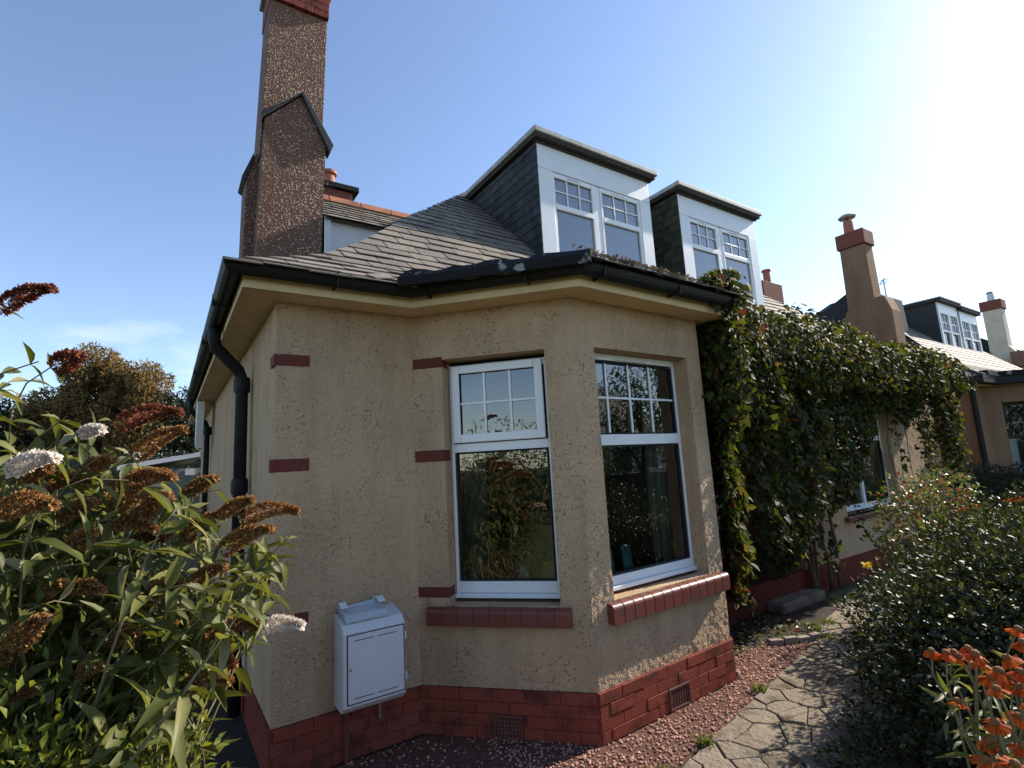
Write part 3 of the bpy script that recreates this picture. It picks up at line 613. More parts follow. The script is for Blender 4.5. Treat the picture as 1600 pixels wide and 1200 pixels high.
MB().lathe((1.68, 5.3, 6.702), [(.11, 0), (.09, .30), (.13, .32), (.13, .37), (.06, .37)], 16).build('chimney_pot', M['pot'], c3)

# downpipes and bargeboard on the left flank
def downpipe(y, x=-.075, r_=.046):
    d_ = MB().tube([(-.285, y-.02, 2.92), (-.285, y-.02, 2.82), (-.27, y, 2.76), (x-.03, y+.06, 2.60), (x, y+.07, 2.52), (x, y+.07, .03)], r_, 12).build('downpipe', M['black'], house, smooth=True)
    for z in (2.42, 1.62, .8): MB().lathe((x, y+.07, z), [(.058, 0), (.062, .03), (.062, .09), (.056, .12)], 14).build('pipe_collar', M['black'], d_)
    return d_
downpipe(1.02); downpipe(5.4, -.06, .038)
MB().prism([(-.22, 4.9, 2.85), (-.22, 5.3, 2.85), (-.22, 5.3, 2.3), (-.22, 5.15, 2.2), (-.22, 5.05, 2.4)], (.09, 0, 0)).build('bargeboard', M['upvc_old'], house, bevel=.005)

# ================================================================== things on and in the house
mbx = thing('meter_box', 'white gas meter box on the shaded wall left of the bay window', 'meter box', (.555, -.1, .34))
def mpart(name, mat, fn, par=mbx, bv=.004): m_ = MB(); fn(m_); return m_.build(name, M[mat], par, bevel=bv)
mpart('body', 'box_white', lambda m_: m_.prism([(.36, .004, .325), (.36, -.155, .325), (.36, -.20, .365), (.36, -.20, .785), (.36, -.165, .825), (.36, .004, .862)], (.39, 0, 0)), bv=.008)
dr = mpart('door', 'box_white', lambda m_: m_.box(.388, -.2075, .385, .738, -.198, .765), bv=.005)
mpart('door_gap', 'groove', lambda m_: m_.box(.382, -.2025, .379, .744, -.196, .771), bv=0)
mpart('lock', 'steel', lambda m_: m_.tube([(.402, -.2055, .575), (.402, -.213, .575)], .009, 12), dr, 0); mpart('lock_slot', 'groove', lambda m_: m_.box(.400, -.2145, .571, .404, -.212, .579), dr, 0)
for z in (.735, .412):
    for a, b in ((.425, .545), (.565, .69)): mpart('vent_slot', 'groove', lambda m_: m_.box(a, -.2084, z-.0022, b, -.2072, z+.0022), dr, 0)
for z in (.46, .70): mpart('hinge', 'box_white', lambda m_: m_.tube([(.752, -.196, z-.02), (.752, -.196, z+.02)], .008, 10), bv=0)
mpart('supply_pipe', 'vent', lambda m_: m_.tube([(.42, -.05, .33), (.42, -.05, -.02)], .012, 12), bv=0); mpart('supply_pipe', 'steel', lambda m_: m_.tube([(.63, -.05, .33), (.63, -.05, .20), (.66, .0, .18)], .010, 10), bv=0)
tr = thing('meter_cover', 'broken grey plastic cover lying on top of the white meter box', 'cover', (.53, -.1, .86))
mpart('lid', 'tray', lambda m_: m_.prism([(.385, -.175, .838), (.385, -.15, .872), (.385, -.05, .895), (.385, -.03, .872), (.385, -.03, .862), (.385, -.17, .828)], (.27, 0, 0)), tr, .01)
mpart('rim', 'tray', lambda m_: m_.prism([(.375, -.035, .872), (.63, -.035, .885), (.63, -.02, .93), (.60, -.02, .935), (.60, -.02, .915), (.41, -.02, .90), (.375, -.02, .91)], (0, -.012, 0)), tr, .003)
for x in (.375, .615): mpart('bracket', 'upvc_old', lambda m_: m_.prism([(x, -.10, .905), (x+.045, -.10, .905), (x+.045, -.045, .925), (x, -.045, .925)], (0, 0, .008)), tr, .002)

def drape(T, s0, s1, z0, z1, o, mat, amp=.02, n=70, taper=0.):
    m_ = MB()
    for i in range(n+1):
        t = i/n; s_ = s0+(s1-s0)*t; oo = o+amp*math.sin(t*38+.3*math.sin(t*9))+amp*.4*math.sin(t*91)
        m_.v += [T(s_, oo, z1), T(s0+(s1-s0)*t*(1-taper), oo*1.0, z0)]
        if i: k = 2*i; m_.f.append((k-2, k, k+1, k-1))
    return m_
for T, a, b, c, d, lab, tp in ((T1, .22, .47, .85, 2.5, 'pale patterned curtain gathered at the left of the canted bay window', .35), (T2, 1.02, 1.29, .85, 2.5, 'pale curtain hanging at the right of the front bay window', 0), (T4, 4.45, 4.85, .85, 2.4, 'pale curtain behind the window under the creeper', 0)):
    tag(drape(T, a, b, c, d, -.33, M['cur'], taper=tp).build('curtain', M['cur'], smooth=True), lab, 'curtain')
bar(T1, (.25, -.42, .72), (.97, -.205, .84), house, 'inner_sill', 'upvc_old'); bar(T2, (.25, -.42, .72), (1.24, -.205, .84), house, 'inner_sill', 'upvc_old')
tag(MB(T2).prism([(.40, -.30, .842), (.55, -.30, .842), (.55, -.33, 1.06), (.40, -.33, 1.06)], (0, -.006, 0)).build('greeting_card', M['teal']), 'teal card standing inside the front bay window, the wider left one', 'card', 'teal cards on the window sill')
tag(MB(T2).prism([(.60, -.26, .842), (.70, -.26, .842), (.70, -.28, 1.08), (.60, -.28, 1.08)], (0, -.006, 0)).build('greeting_card', M['teal']), 'teal card standing inside the front bay window, the narrower right one', 'card', 'teal cards on the window sill')
tag(MB(T1).box(.83, -.36, .842, .96, -.24, 1.04).build('carton', M['orange_card'], bevel=.004), 'orange carton inside the canted bay window, bottom right corner', 'box')
jar = MB(); q = Vector(T1(.68, -.29, .842)); jar.lathe(tuple(q), [(.035, 0), (.042, .02), (.042, .11), (.022, .14), (.022, .17)], 16); tag(jar.build('glass_jar', M['net'], smooth=True), 'pale glass jar on the sill inside the canted bay window', 'jar')

# ================================================================== gravel, path, edging
def poly_in(P, poly):
    x, y = P[:, 0], P[:, 1]; ins = np.zeros(len(P), bool); n = len(poly)
    for i in range(n):
        (x1, y1), (x2, y2) = poly[i], poly[(i+1) % n]; c = ((y1 > y) != (y2 > y)) & (x < (x2-x1)*(y-y1)/(y2-y1+1e-12)+x1); ins ^= c
    return ins
GR = [(-.4, -.05), (.95, -.05), (1.76, -.90), (3.2, -.85), (3.6, -.45), (4.05, -.60), (4.6, -.76), (3.73, -.955), (3.30, -1.03), (2.52, -1.20), (1.90, -1.32), (1.4, -1.55), (-.4, -1.7)]
MB().prism([(x, y, -.003) for x, y in GR], (0, 0, .005)).build('gravel_bed', M['gravel_bed'], kind='structure')
P = RNG.random((16000, 2))*np.array([5.2, 1.8])+np.array([-.5, -1.75]); P = P[poly_in(P, GR)]; P = P[(RNG.random(len(P)) < .3) | (P[:, 0] > 1.2)]
n = len(P); T_ = [(-.5, -.4, .0), (.5, -.35, .05), (.45, .4, 0), (-.42, .38, .06), (-.05, 0, .42), (.15, .1, .38)]
PEB = ([(a, b, c) for a, b, c in T_], [(0, 1, 4), (1, 5, 4), (1, 2, 5), (2, 3, 5), (3, 4, 5), (3, 0, 4)])
a = RNG.random(n)*6.28; sz = .010+.013*RNG.random(n)
cloud('gravel', np.c_[P, .003+.006*RNG.random(n)], np.c_[np.cos(a), np.sin(a), .25*RNG.normal(size=n)], np.c_[.2*RNG.normal(size=(n, 2)), np.ones(n)], sz, sz*(.55+.5*RNG.random(n)), M['gravel'], None, PEB)
PATHP = [(-.5, -1.82), (1.40, -1.60), (1.90, -1.335), (2.52, -1.215), (3.30, -1.045), (3.73, -.97), (4.5, -.80), (4.9, -.62), (5.7, -.45), (6.0, -.62), (5.6, -1.2), (4.6, -1.7), (3.6, -2.0), (2.4, -2.3), (1.2, -2.6), (-.5, -2.7)]
pth = thing('path', 'crazy paved stone path', 'path', (2, -1.7, 0)); del pth['category'], pth['label']; pth['kind'] = 'structure'
MB().prism([(x, y, -.004) for x, y in PATHP], (0, 0, .014)).build('mortar_bed', M['joint'], pth)
seeds = []
R_ = random.Random(21)
for _ in range(6000):
    x, y = R_.uniform(-.5, 6), R_.uniform(-2.7, -.4)
    if poly_in(np.array([[x, y]]), PATHP)[0] and all((x-a_)**2+(y-b_)**2 > R_.uniform(.08, .24)**2 for a_, b_ in seeds): seeds.append((x, y))
for i, (x, y) in enumerate(seeds):
    poly = [(x-.5, y-.5), (x+.5, y-.5), (x+.5, y+.5), (x-.5, y+.5)]
    for j, (a_, b_) in enumerate(seeds):
        if i != j and (a_-x)**2+(b_-y)**2 < 1:
            mx_, my_ = (a_+x)/2, (b_+y)/2; dx, dy = a_-x, b_-y; L_ = math.hypot(dx, dy); poly = clip(poly, lambda p: -((p[0]-mx_)*dx+(p[1]-my_)*dy)/L_-.0028)
            if len(poly) < 3: break
    if len(poly) < 3: continue
    rough = []
    for k in range(len(poly)):
        p0_, p1_ = poly[k], poly[(k+1) % len(poly)]
        for t in (0, .33, .66):
            q0, q1 = p0_[0]+(p1_[0]-p0_[0])*t, p0_[1]+(p1_[1]-p0_[1])*t; nz_ = .016*noise.noise(Vector((q0*14, q1*14, 0))); rough.append((q0+(x-q0)*abs(nz_)*3, q1+(y-q1)*abs(nz_)*3))
    cen = np.mean(np.array(rough), axis=0)
    cl = lambda p: p[1] <= np.interp(p[0], [1.40, 1.90, 2.52, 3.30, 3.73, 4.5, 4.9, 5.7], [-1.60, -1.335, -1.215, -1.045, -.97, -.80, -.62, -.45])
    rough = [p if cl(p) else (p[0], float(np.interp(p[0], [1.40, 1.90, 2.52, 3.30, 3.73, 4.5, 4.9, 5.7], [-1.60, -1.335, -1.215, -1.045, -.97, -.80, -.62, -.45]))+.012*noise.noise(Vector((p[0]*9, 0, 0)))) for p in rough]
    h = .018+R_.uniform(-.005, .006); tx, ty = R_.uniform(-.015, .015), R_.uniform(-.015, .015); m_ = MB(); nn_ = len(rough)
    hz = lambda p: h+(p[0]-x)*tx+(p[1]-y)*ty
    m_.v = [(a_, b_, .008) for a_, b_ in rough]+[(a_, b_, hz((a_, b_))-.006) for a_, b_ in rough]+[(a_+(x-a_)*.06, b_+(y-b_)*.06, hz((a_, b_))+.003*noise.noise(Vector((a_*30, b_*30, 1)))) for a_, b_ in rough]+[(x, y, hz((x, y))+.002)]
    for k in range(nn_): l = (k+1) % nn_; m_.f += [(k, l, nn_+l, nn_+k), (nn_+k, nn_+l, 2*nn_+l, 2*nn_+k), (2*nn_+k, 2*nn_+l, 3*nn_)]
    m_.build('paving_stone', M['stone'], pth)
for i in range(5):   # low curved stone edging round the bed by the step
    t0, t1 = i/5, (i+1)/5-.02; pt = lambda t: (4.02+.62*t, -.62-.22*t+.16*math.sin(t*3.1)*-.3)
    a_, b_ = pt(t0), pt(t1); d = Vector((b_[0]-a_[0], b_[1]-a_[1])).normalized(); nn_ = Vector((-d.y, d.x))*.06
    MB().prism([(a_[0], a_[1], -.01), (b_[0], b_[1], -.01), (b_[0]+nn_.x, b_[1]+nn_.y, -.01), (a_[0]+nn_.x, a_[1]+nn_.y, -.01)], (0, 0, .06+.01*(i % 2))).build('edging_stone', M['edge'], pth, bevel=.01)
def tufts(name, spots, mat, n=60, h=.09, lab=None, cat='grass'):
    Ps, Ds, Ls = [], [], []
    for x, y, r_ in spots:
        for _ in range(n):
            a = R_.uniform(0, 6.28); q = r_*math.sqrt(R_.random()); Ps.append((x+q*math.cos(a), y+q*math.sin(a), .0)); Ds.append((R_.gauss(0, .45), R_.gauss(0, .45), 1)); Ls.append(h*R_.uniform(.5, 1.2))
    Ps, Ds, Ls = map(np.array, (Ps, Ds, Ls)); return cloud(name, Ps, Ds, np.c_[RNG.normal(size=(len(Ps), 2)), np.zeros(len(Ps))+.1], Ls, Ls*.07+.002, mat, None, blade(.5, .2))
gt_ = tufts('grass', [(4.5, -.80, .10), (4.25, -.66, .10), (4.72, -.66, .08), (1.75, -1.34, .07), (2.2, -1.28, .04), (3.1, -1.08, .04), (1.55, -1.42, .06), (4.95, -.66, .06)], M['grass'], 46, .075); tag(gt_, 'thin grass tufts growing along the edge of the path', 'grass')
n = 420; P = np.c_[RNG.random(n)*1.5+3.4, RNG.random(n)*.55-.62, .01+.02*RNG.random(n)]
tag(cloud('leaf_litter', P, unitv(n)*[1, 1, .3], np.c_[RNG.normal(size=(n, 2))*.5, np.ones(n)], .045, .03, M['rose'], None, OVAL), 'fallen leaves and low weeds in the bed beside the path', 'leaf litter')

# ================================================================== buddleia
SPIKES = [((-1.092, -1.003, 2.41), (-0.929, -1.147, 2.467), .030, 2), ((-.912, -1.082, 2.184), (-.833, -1.164, 2.211), .037, 2), ((-.738, -.8, 2.01), (-.52, -.977, 2.046), .038, 2), ((-.667, -.943, 1.866), (-.504, -1.094, 1.962), .034, 0), ((-.761, -.847, 1.694), (-.557, -1.028, 1.8), .049, 0), ((-.689, -1.009, 1.643), (-.542, -1.142, 1.699), .037, 0), ((-1.002, -1.172, 1.688), (-.86, -1.294, 1.7), .038, 0), ((-.96, -1.345, 1.809), (-.843, -1.453, 1.839), .033, 1), ((-.838, -1.006, 1.513), (-.773, -1.087, 1.586), .040, 0), ((-.678, -.867, 1.503), (-.547, -.986, 1.535), .031, 2), ((-.482, -.879, 1.514), (-.364, -1.001, 1.614), .030, 0), ((-.359, -1.075, 1.473), (-.201, -1.221, 1.55), .036, 0), ((-.283, -1.027, 1.589), (-.092, -1.182, 1.609), .035, 0), ((-.6, -1.007, 1.316), (-.494, -1.111, 1.366), .032, 0), ((-.833, -.985, 1.384), (-.734, -1.074, 1.37), .021, 0), ((-.438, -1.087, 1.168), (-.234, -1.255, 1.2), .032, 0), ((-.244, -1.245, 1.182), (-.111, -1.36, 1.193), .032, 1), ((-.958, -1.119, 1.247), (-.871, -1.219, 1.339), .040, 0), ((-.407, -1.096, 1.1), (-.315, -1.171, 1.043), .029, 0), ((-.486, -1.147, 1.008), (-.341, -1.274, 1.035), .026, 0), ((-.778, -1.092, 1.103), (-.733, -1.153, 1.142), .024, 0), ((-1.011, -1.071, 1.175), (-.966, -1.135, 1.229), .031, 0), ((-.824, -1.094, 1.935), (-.76, -1.162, 1.943), .021, 1), ((-.54, -.894, 1.146), (-.507, -.955, 1.225), .028, 0), ((-.969, -.842, 1.758), (-.804, -.98, 1.772), .029, 0)]
def near(p, k=.84): return tuple(CAM+(Vector(p)-CAM)*k)
SPIKES = [(near(a), near(b), r_*(.72 if k == 1 else 1.0), k) for a, b, r_, k in SPIKES]
bud = thing('buddleia', 'leafy buddleia bush left of the house with brown spent flower spikes', 'bush', (-.80, -1.36, 0))
def spike_mesh(mat, seed, n=420):
    r_ = np.random.default_rng(seed); t = r_.random(n)**.9; ang = r_.random(n)*6.283; rad = (.35+.65*np.sin(np.clip(t*1.15+.12, 0, 1)*math.pi)**.6)*(1-.35*t)*(.75+.4*r_.random(n))
    bend = .05*np.sin(t*3.1); P = np.c_[rad*np.cos(ang)*.7, rad*np.sin(ang)*.7+bend, t]; D = np.c_[np.cos(ang), np.sin(ang), .25+.5*r_.random(n)]
    return P, D, r_
def add_spike(a, b, r_, kind, i):
    mat = M[('spike', 'spike_white', 'spike_red')[kind]]; A, B = Vector(a), Vector(b); L = (B-A).length; P, D, rr = spike_mesh(mat, i, int(420+4200*L)); z = (B-A).normalized(); x = z.orthogonal().normalized(); y = z.cross(x)
    X, Y, Z = map(np.array, (x, y, z)); sag = .10*L
    Pw = np.array(a)+X*(P[:, :1]*r_)+Y*(P[:, 1:2]*r_)+Z*(P[:, 2:]*L)+np.array([0, 0, 1])*(-sag+4*sag*P[:, 2:]*(1-P[:, 2:]))
    Dw = X*D[:, :1]+Y*D[:, 1:2]+Z*D[:, 2:]; n = len(P); return cloud('flower_spike', Pw, Dw, unitv(n), .009+.008*rr.random(n), .007+.005*rr.random(n), mat, bud, DIAM, stuff=False)
for i, (a, b, r_, k) in enumerate(SPIKES): add_spike(a, b, r_, k, i)
def atpx(px, py, dep): return CAM+(fwd+cr*((px-800)/FPX)+cu*((600-py)/FPX))*dep
for j, (a0, b0, a1, b1, rp_, dep) in enumerate(((195, 752, 272, 738, 15, 1.72), (215, 812, 252, 772, 14, 1.7), (180, 812, 246, 822, 12, 1.68), (290, 768, 338, 742, 11, 1.8), (12, 1092, 58, 1072, 14, 1.5), (95, 805, 150, 778, 13, 1.65), (130, 735, 178, 712, 12, 1.7), (345, 800, 395, 775, 10, 1.82), (300, 905, 352, 880, 10, 1.7), (60, 930, 100, 905, 12, 1.55), (175, 1000, 215, 985, 10, 1.6), (30, 745, 78, 728, 13, 1.6))):
    q0, q1 = atpx(a0, b0, dep), atpx(a1, b1, dep-.02); SPIKES.append((tuple(q0), tuple(q1), rp_*dep/FPX, 0)); add_spike(tuple(q0), tuple(q1), rp_*dep/FPX, 0, 40+j)
LP, LD, LN, LL, stems = [], [], [], [], []
R_ = random.Random(5)
def stem(tip, tipdir, n_pair, l0=.10, l1=.17):
    base = Vector((-.80+R_.uniform(-.28, .28), -1.36+R_.uniform(-.22, .22), .0)); tip = Vector(tip); td = Vector(tipdir).normalized(); ht = (tip-base).length
    c1 = base+Vector((0, 0, ht*.5)); c2 = tip-td*ht*.28; pts = []
    for i in range(13):
        t = i/12; pts.append(base*(1-t)**3+c1*3*t*(1-t)**2+c2*3*t*t*(1-t)+tip*t**3)
    stems.append(pts); rot = R_.uniform(0, 3)
    for k in range(n_pair):
        t = 1-(k+.3)*.058; i = max(0, min(11, int(t*12))); p = pts[i].lerp(pts[i+1], t*12-i); d = (pts[i+1]-pts[i]).normalized(); s_ = d.orthogonal().normalized(); s_ = Quaternion(d, rot+k*1.57) @ s_
        for sg in (-1, 1):
            dr_ = (s_*sg+d*R_.uniform(.0, .6)+Vector((0, 0, -.25*R_.random()))).normalized(); L = R_.uniform(l0, l1)*(.55+.45*min(1, (k+1)/3)); LP.append(p); LD.append(dr_); nrm_ = d*.7+Vector((R_.gauss(0, .3), R_.gauss(0, .3), .9)); LN.append(nrm_); LL.append(L)
for a, b, r_, k in SPIKES: stem(a, Vector(b)-Vector(a), 7, .07, .12)
def atpx(px, py, dep): return CAM+(fwd+cr*((px-800)/FPX)+cu*((600-py)/FPX))*dep
for px, py, dep, ln in ((60, 565, 1.8, 0), (10, 600, 1.7, 0), (40, 700, 1.6, 0), (105, 650, 1.9, 0), (455, 835, 2.0, 0), (445, 870, 2.0, 0), (395, 905, 1.9, 0), (345, 765, 2.1, 0), (345, 940, 1.9, 0), (420, 955, 2.0, 0), (300, 1010, 1.85, 0), (275, 1100, 1.7, 0), (240, 1060, 1.8, 0), (395, 1010, 2.0, 0), (180, 700, 2.0, 0), (140, 880, 1.8, 0), (60, 870, 1.7, 0)):
    q = atpx(px, py, dep*.84); stem(q, (R_.uniform(.2, .8), -.3, R_.uniform(-.1, .5)), 8, .08, .145)
for _ in range(210):
    py = R_.uniform(740, 1230); xm = np.interp(py, [700, 780, 860, 950, 1050, 1200], [200, 350, 440, 410, 330, 240]); q = atpx(R_.uniform(-120, xm), py, R_.uniform(1.5, 2.35)); stem(q, (R_.uniform(-.4, .8), R_.uniform(-.7, .3), R_.uniform(-.3, .7)), R_.randint(7, 11), .07, .145)
st = MB()
for pts in stems: st.tube([tuple(p) for p in pts[2:]], [.0052-.0036*i/11 for i in range(11)], 5, False)
st.build('stems', M['bud_stem'], bud, smooth=True, stuff=True)
LP, LD, LN, LL = np.array(LP), np.array(LD), np.array(LN), np.array(LL)
kind = RNG.integers(0, 4, len(LL))
for k, (dp, fo) in enumerate(((.25, .22), (.45, .14), (.70, .20), (.10, .30))): q = kind == k; leaves(LP[q], LD[q], LN[q]+.35*unitv(q.sum()), LL[q], LL[q]*RNG.uniform(.24, .38, q.sum()), M['bud'], bud, blade(dp, fo), 75, 'leaf%d' % k, occ=.006)
for q in ((-.70, -1.2, .0),):
    lime = thing('small_shrub', 'low lime green shrub with small leaves under the buddleia', 'shrub', (-.75, -1.65, 0))
    P_, U_ = lobes([((-.80, -1.66, .98), (.20, .20, .22)), ((-.62, -1.70, .90), (.18, .18, .22)), ((-1.0, -1.62, .98), (.24, .24, .26)), ((-.72, -1.62, .62), (.40, .3, .40))], 5200, .6, -.25, 7, 4)
    n = len(P_); D_ = nrm(U_+unitv(n)*.8+[0, 0, .3]); lz = .022+.02*RNG.random(n); leaves(P_, D_, nrm(unitv(n)+[0, 0, 1]), lz, lz*.42, M['lime'], lime, OVAL, 200)
    sm = MB()
    for k in range(16): a = k*.9; sm.tube([(-.75+.06*math.cos(a), -1.65+.06*math.sin(a), 0), (-.75+.18*math.cos(a), -1.64+.14*math.sin(a), .4), (-.75+.30*math.cos(a), -1.62+.22*math.sin(a), .9)], [.006, .004, .002], 5, False)
    sm.build('stems', M['bud_stem'], lime, stuff=True)

# ================================================================== creeper over the porch and eaves
cre = thing('climbing_plant', 'green creeper hanging over the eaves, porch and far window of the bungalow', 'climber', (5.6, -.1, 0))
Ps, Ns = [], []
def sheet(n, fn):
    for _ in range(n):
        r_ = fn(R_.random(), R_.random(), R_.random())
        if r_: Ps.append(r_[0]); Ns.append(r_[1])
nz1 = lambda x, s=1., o=0.: noise.noise(Vector((x*s+o, o*3.7, 0)))
def eave(u, v, w_):      # mound lying over gutter and eaves
    X = 3.25+u*7.25; a = math.radians(-40+v*200); big = 1+.34*nz1(X, 1.3)+.26*noise.noise(Vector((X*3.2, a*1.6, 2))); low = 1
    g_ = np.interp(X, [3.2, 4, 5.5, 7.5, 11], [.7, 1.35, 1.35, 1.05, 1.05]); ry, rz = .36*big*g_, .46*big*g_; k = 1-.6*w_**1.5; yb, zb = -.30, 2.74
    dy, dz_ = -math.cos(a), math.sin(a); return ((X+R_.gauss(0, .04), yb+dy*ry*k, zb+dz_*rz*k), (R_.gauss(0, .3), dy, dz_+.2))
sheet(11000, eave)
def bulge(u, v, w_):
    p = Vector((3.42, -.86, 2.42)); d = Vector((R_.gauss(0, 1), R_.gauss(0, 1), R_.gauss(0, 1))).normalized(); k = (1-.6*w_**1.6)*(1+.25*noise.noise(d*2.5)); q = p+Vector((d.x*.20, d.y*.22, d.z*.55))*k
    return (tuple(q), tuple(d)) if q.x > 3.215 or q.y < -.95 else None
sheet(1500, bulge)
def bulge2(u, v, w_):
    d = Vector((R_.gauss(0, 1), R_.gauss(0, 1), R_.gauss(0, 1))).normalized(); k = (1-.6*w_**1.6)*(1+.3*noise.noise(d*2.2+Vector((4, 0, 0)))); q = Vector((4.35, -.42, 2.35))+Vector((d.x*.55, d.y*.36, d.z*.62))*k
    return (tuple(q), tuple(d))
sheet(3600, bulge2)
def over(u, v, w_):
    A = [(3.0, -1.12), (3.40, -1.05), (4.05, -.42), (4.6, -.4)]; t = u*2.999; i = int(t); f = t-i; x = A[i][0]*(1-f)+A[i+1][0]*f; y = A[i][1]*(1-f)+A[i+1][1]*f; a = R_.uniform(0, 6.28); g_ = min(1, .35+u*2.2)*(1+.3*nz1(u*9, 1, 4))*(1-.5*w_**2)
    return ((x+R_.gauss(0, .05), y-.0+math.cos(a)*.16*g_+.04, 3.02+math.sin(a)*.22*g_+.05), (R_.gauss(0, .3), math.cos(a)-.3, math.sin(a)+.3))
sheet(1500, over)
def hang(X0, X1, bottom, n, y0=-.12, th=.35, top=2.75):
    def fn(u, v, w_):
        X = X0+(X1-X0)*u; bt = bottom(X)+.22*nz1(X, 6, 2); z = top-(top-bt)*v**1.0; fade = min(1, (z-bt)/.4+.25); y = y0-th*(1-.6*w_**1.5)*fade*(.6+.4*nz1(X*3+z*2, 1.5, 9)+.35)
        return None if z < bt else ((X+R_.gauss(0, .03), y, z), (R_.gauss(0, .4), -1, .25))
    sheet(n, fn)
hang(5.9, 7.4, lambda X: np.interp(X, [5.9, 6.3, 7.0, 7.4], [2.0, 1.05, 1.0, 1.6]), 3200, -.06, .34)
hang(7.3, 9.2, lambda X: np.interp(X, [7.3, 7.9, 8.6, 9.2], [1.75, 2.15, 2.2, 2.1]), 2000, -.08, .34)
hang(9.1, 10.2, lambda X: 2.0, 300, -.05, .25); hang(9.85, 10.6, lambda X: np.interp(X, [9.85, 10.2, 10.6], [1.9, 1.1, 1.35]), 1900, -.05, .36)
hang(4.3, 5.95, lambda X: np.interp(X, [4.3, 5.0, 5.6, 5.95], [.35, .45, .95, 1.9]), 5200, -.10, .42)
def ret(u, v, w_):      # on the right-hand cant of the bay
    s_ = .04+u*1.1; bt = np.interp(s_, [0, .12, .3, .6, 1.1], [1.6, 1.2, .75, .4, .35])+.2*nz1(s_, 8, 4); z = 2.85-(2.85-bt)*v; o = .05+(.10+.30*min(1, s_*1.6))*(1-.6*w_)*(.8+.5*nz1(z*2+s_, 2, 3)); q_ = T3(s_, max(.04, o), z)
    if z < 1.95 and q_[1] < -.83+.02*(q_[0]-3.18): return None
    return (q_, tuple(Vector(T3(0, 1, 0))-Vector(T3(0, 0, 0))+Vector((R_.gauss(0, .3), R_.gauss(0, .3), .25))))
sheet(5600, ret)
for X, zb in ((7.0, .8), (8.15, 1.4), (8.75, 1.6), (8.85, 1.3), (8.95, 1.0), (5.35, .5), (5.5, .35), (5.7, .45), (10.45, .9), (10.3, .85), (6.4, .6), (9.0, .6), (8.98, .8)):   # trailing strands
    z = 2.5; x = X; y = (-.70 if X < 3.5 else -.36)
    while z > zb:
        for _ in range(3): Ps.append((x+R_.gauss(0, .035), y+R_.gauss(0, .035), z)); Ns.append((R_.gauss(0, .6), -1, .3))
        z -= .05; x += R_.gauss(.004, .016); y += R_.gauss(0, .012)
Ps, Ns = np.array(Ps), np.array(Ns); n = len(Ps); D_ = np.c_[RNG.normal(size=n)*.55, RNG.normal(size=n)*.35-.35, -.55+.45*RNG.normal(size=n)]; lz = .036+.075*RNG.random(n)**1.8
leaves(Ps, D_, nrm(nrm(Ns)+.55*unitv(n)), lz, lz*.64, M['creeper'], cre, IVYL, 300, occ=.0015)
sm = MB()
for x, top in ((5.95, 2.6), (6.05, 2.5), (6.25, 2.7), (5.85, 1.6), (4.6, 2.5), (6.5, 2.2)):
    pts = [(x+.12*nz1(i*.5, 1, x), -.06-.06*abs(nz1(i*.4, 1, x+4)), top*i/9) for i in range(10)]; sm.tube(pts, [.024-.0015*i for i in range(10)], 6)
for k in range(12):
    x = 5.7+k*.32; pts = [(x+.14*nz1(j*.7, 1, x), -.05-.05*abs(nz1(j*.5, 1, x+3)), 2.5-j*.18) for j in range(9)]; sm.tube(pts, [.009-.0007*j for j in range(9)], 5, False)
sm.build('stems', M['creep_stem'], cre, smooth=True, stuff=True)

# ================================================================== planting on the right
shr = thing('dense_shrub', 'large dark shrub with tiny leaves spilling over the right edge of the path', 'shrub', (3.6, -2.4, 0))
P_, U_ = lobes([((3.3, -2.45, .42), (1.02, .58, .74)), ((4.3, -2.5, .62), (1.0, .75, .76)), ((3.3, -2.75, .68), (.75, .5, .54)), ((3.05, -1.98, .60), (.28, .2, .26)), ((3.9, -1.95, .55), (.5, .35, .42)), ((2.55, -2.2, .12), (.4, .3, .26)), ((4.75, -1.95, .62), (.45, .4, .4))], 90000, .5, -.33, 5.5, 6)
k = P_[:, 2] > .0; P_, U_ = P_[k], U_[k]; n = len(P_); lz = .018+.026*RNG.random(n)**1.5
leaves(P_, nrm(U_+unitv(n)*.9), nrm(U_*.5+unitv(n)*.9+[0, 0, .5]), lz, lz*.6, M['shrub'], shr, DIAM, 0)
Pi, Ui = lobes([((3.35, -2.5, .38), (.85, .46, .56)), ((4.3, -2.5, .45), (.85, .6, .55)), ((3.35, -2.75, .58), (.6, .4, .42)), ((3.95, -2.0, .5), (.4, .28, .34))], 9000, .5, None, 5, 3); cloud('inner_leaves', Pi, unitv(len(Pi)), nrm(Ui+unitv(len(Pi))*.6), .06, .045, M['shrub'], shr, OVAL)
sm = MB()
for k in range(60):
    a = R_.uniform(0, 6.28); el = R_.uniform(.3, 1.3); d = Vector((math.cos(a)*math.cos(el)*1.0, math.sin(a)*math.cos(el)*.55, math.sin(el)*1.0)); b_ = Vector((3.5+R_.uniform(-.3, .6), -2.4, 0)); sm.tube([tuple(b_), tuple(b_+d*.45), tuple(b_+d*1.0)], [.012, .007, .002], 5, False)
sm.build('stems', M['bark'], shr, stuff=True)
rose = thing('rose_bush', 'rose bush with red tinted young leaves in front of the creeper covered window', 'bush', (5.9, -1.4, 0))
P_, U_ = lobes([((5.9, -1.35, .95), (.55, .45, .46)), ((5.4, -1.5, .85), (.5, .4, .40)), ((6.4, -1.3, 1.05), (.35, .3, .36)), ((5.0, -1.65, .7), (.45, .35, .38)), ((5.6, -1.95, .7), (.5, .4, .4))], 8200, .6, -.22, 4, 8)
n = len(P_); lz = .03+.03*RNG.random(n); leaves(P_, nrm(U_+unitv(n)*.9), nrm(unitv(n)+[0, 0, .9]), lz, lz*.6, M['rose'], rose, OVAL, 120)
sm = MB()
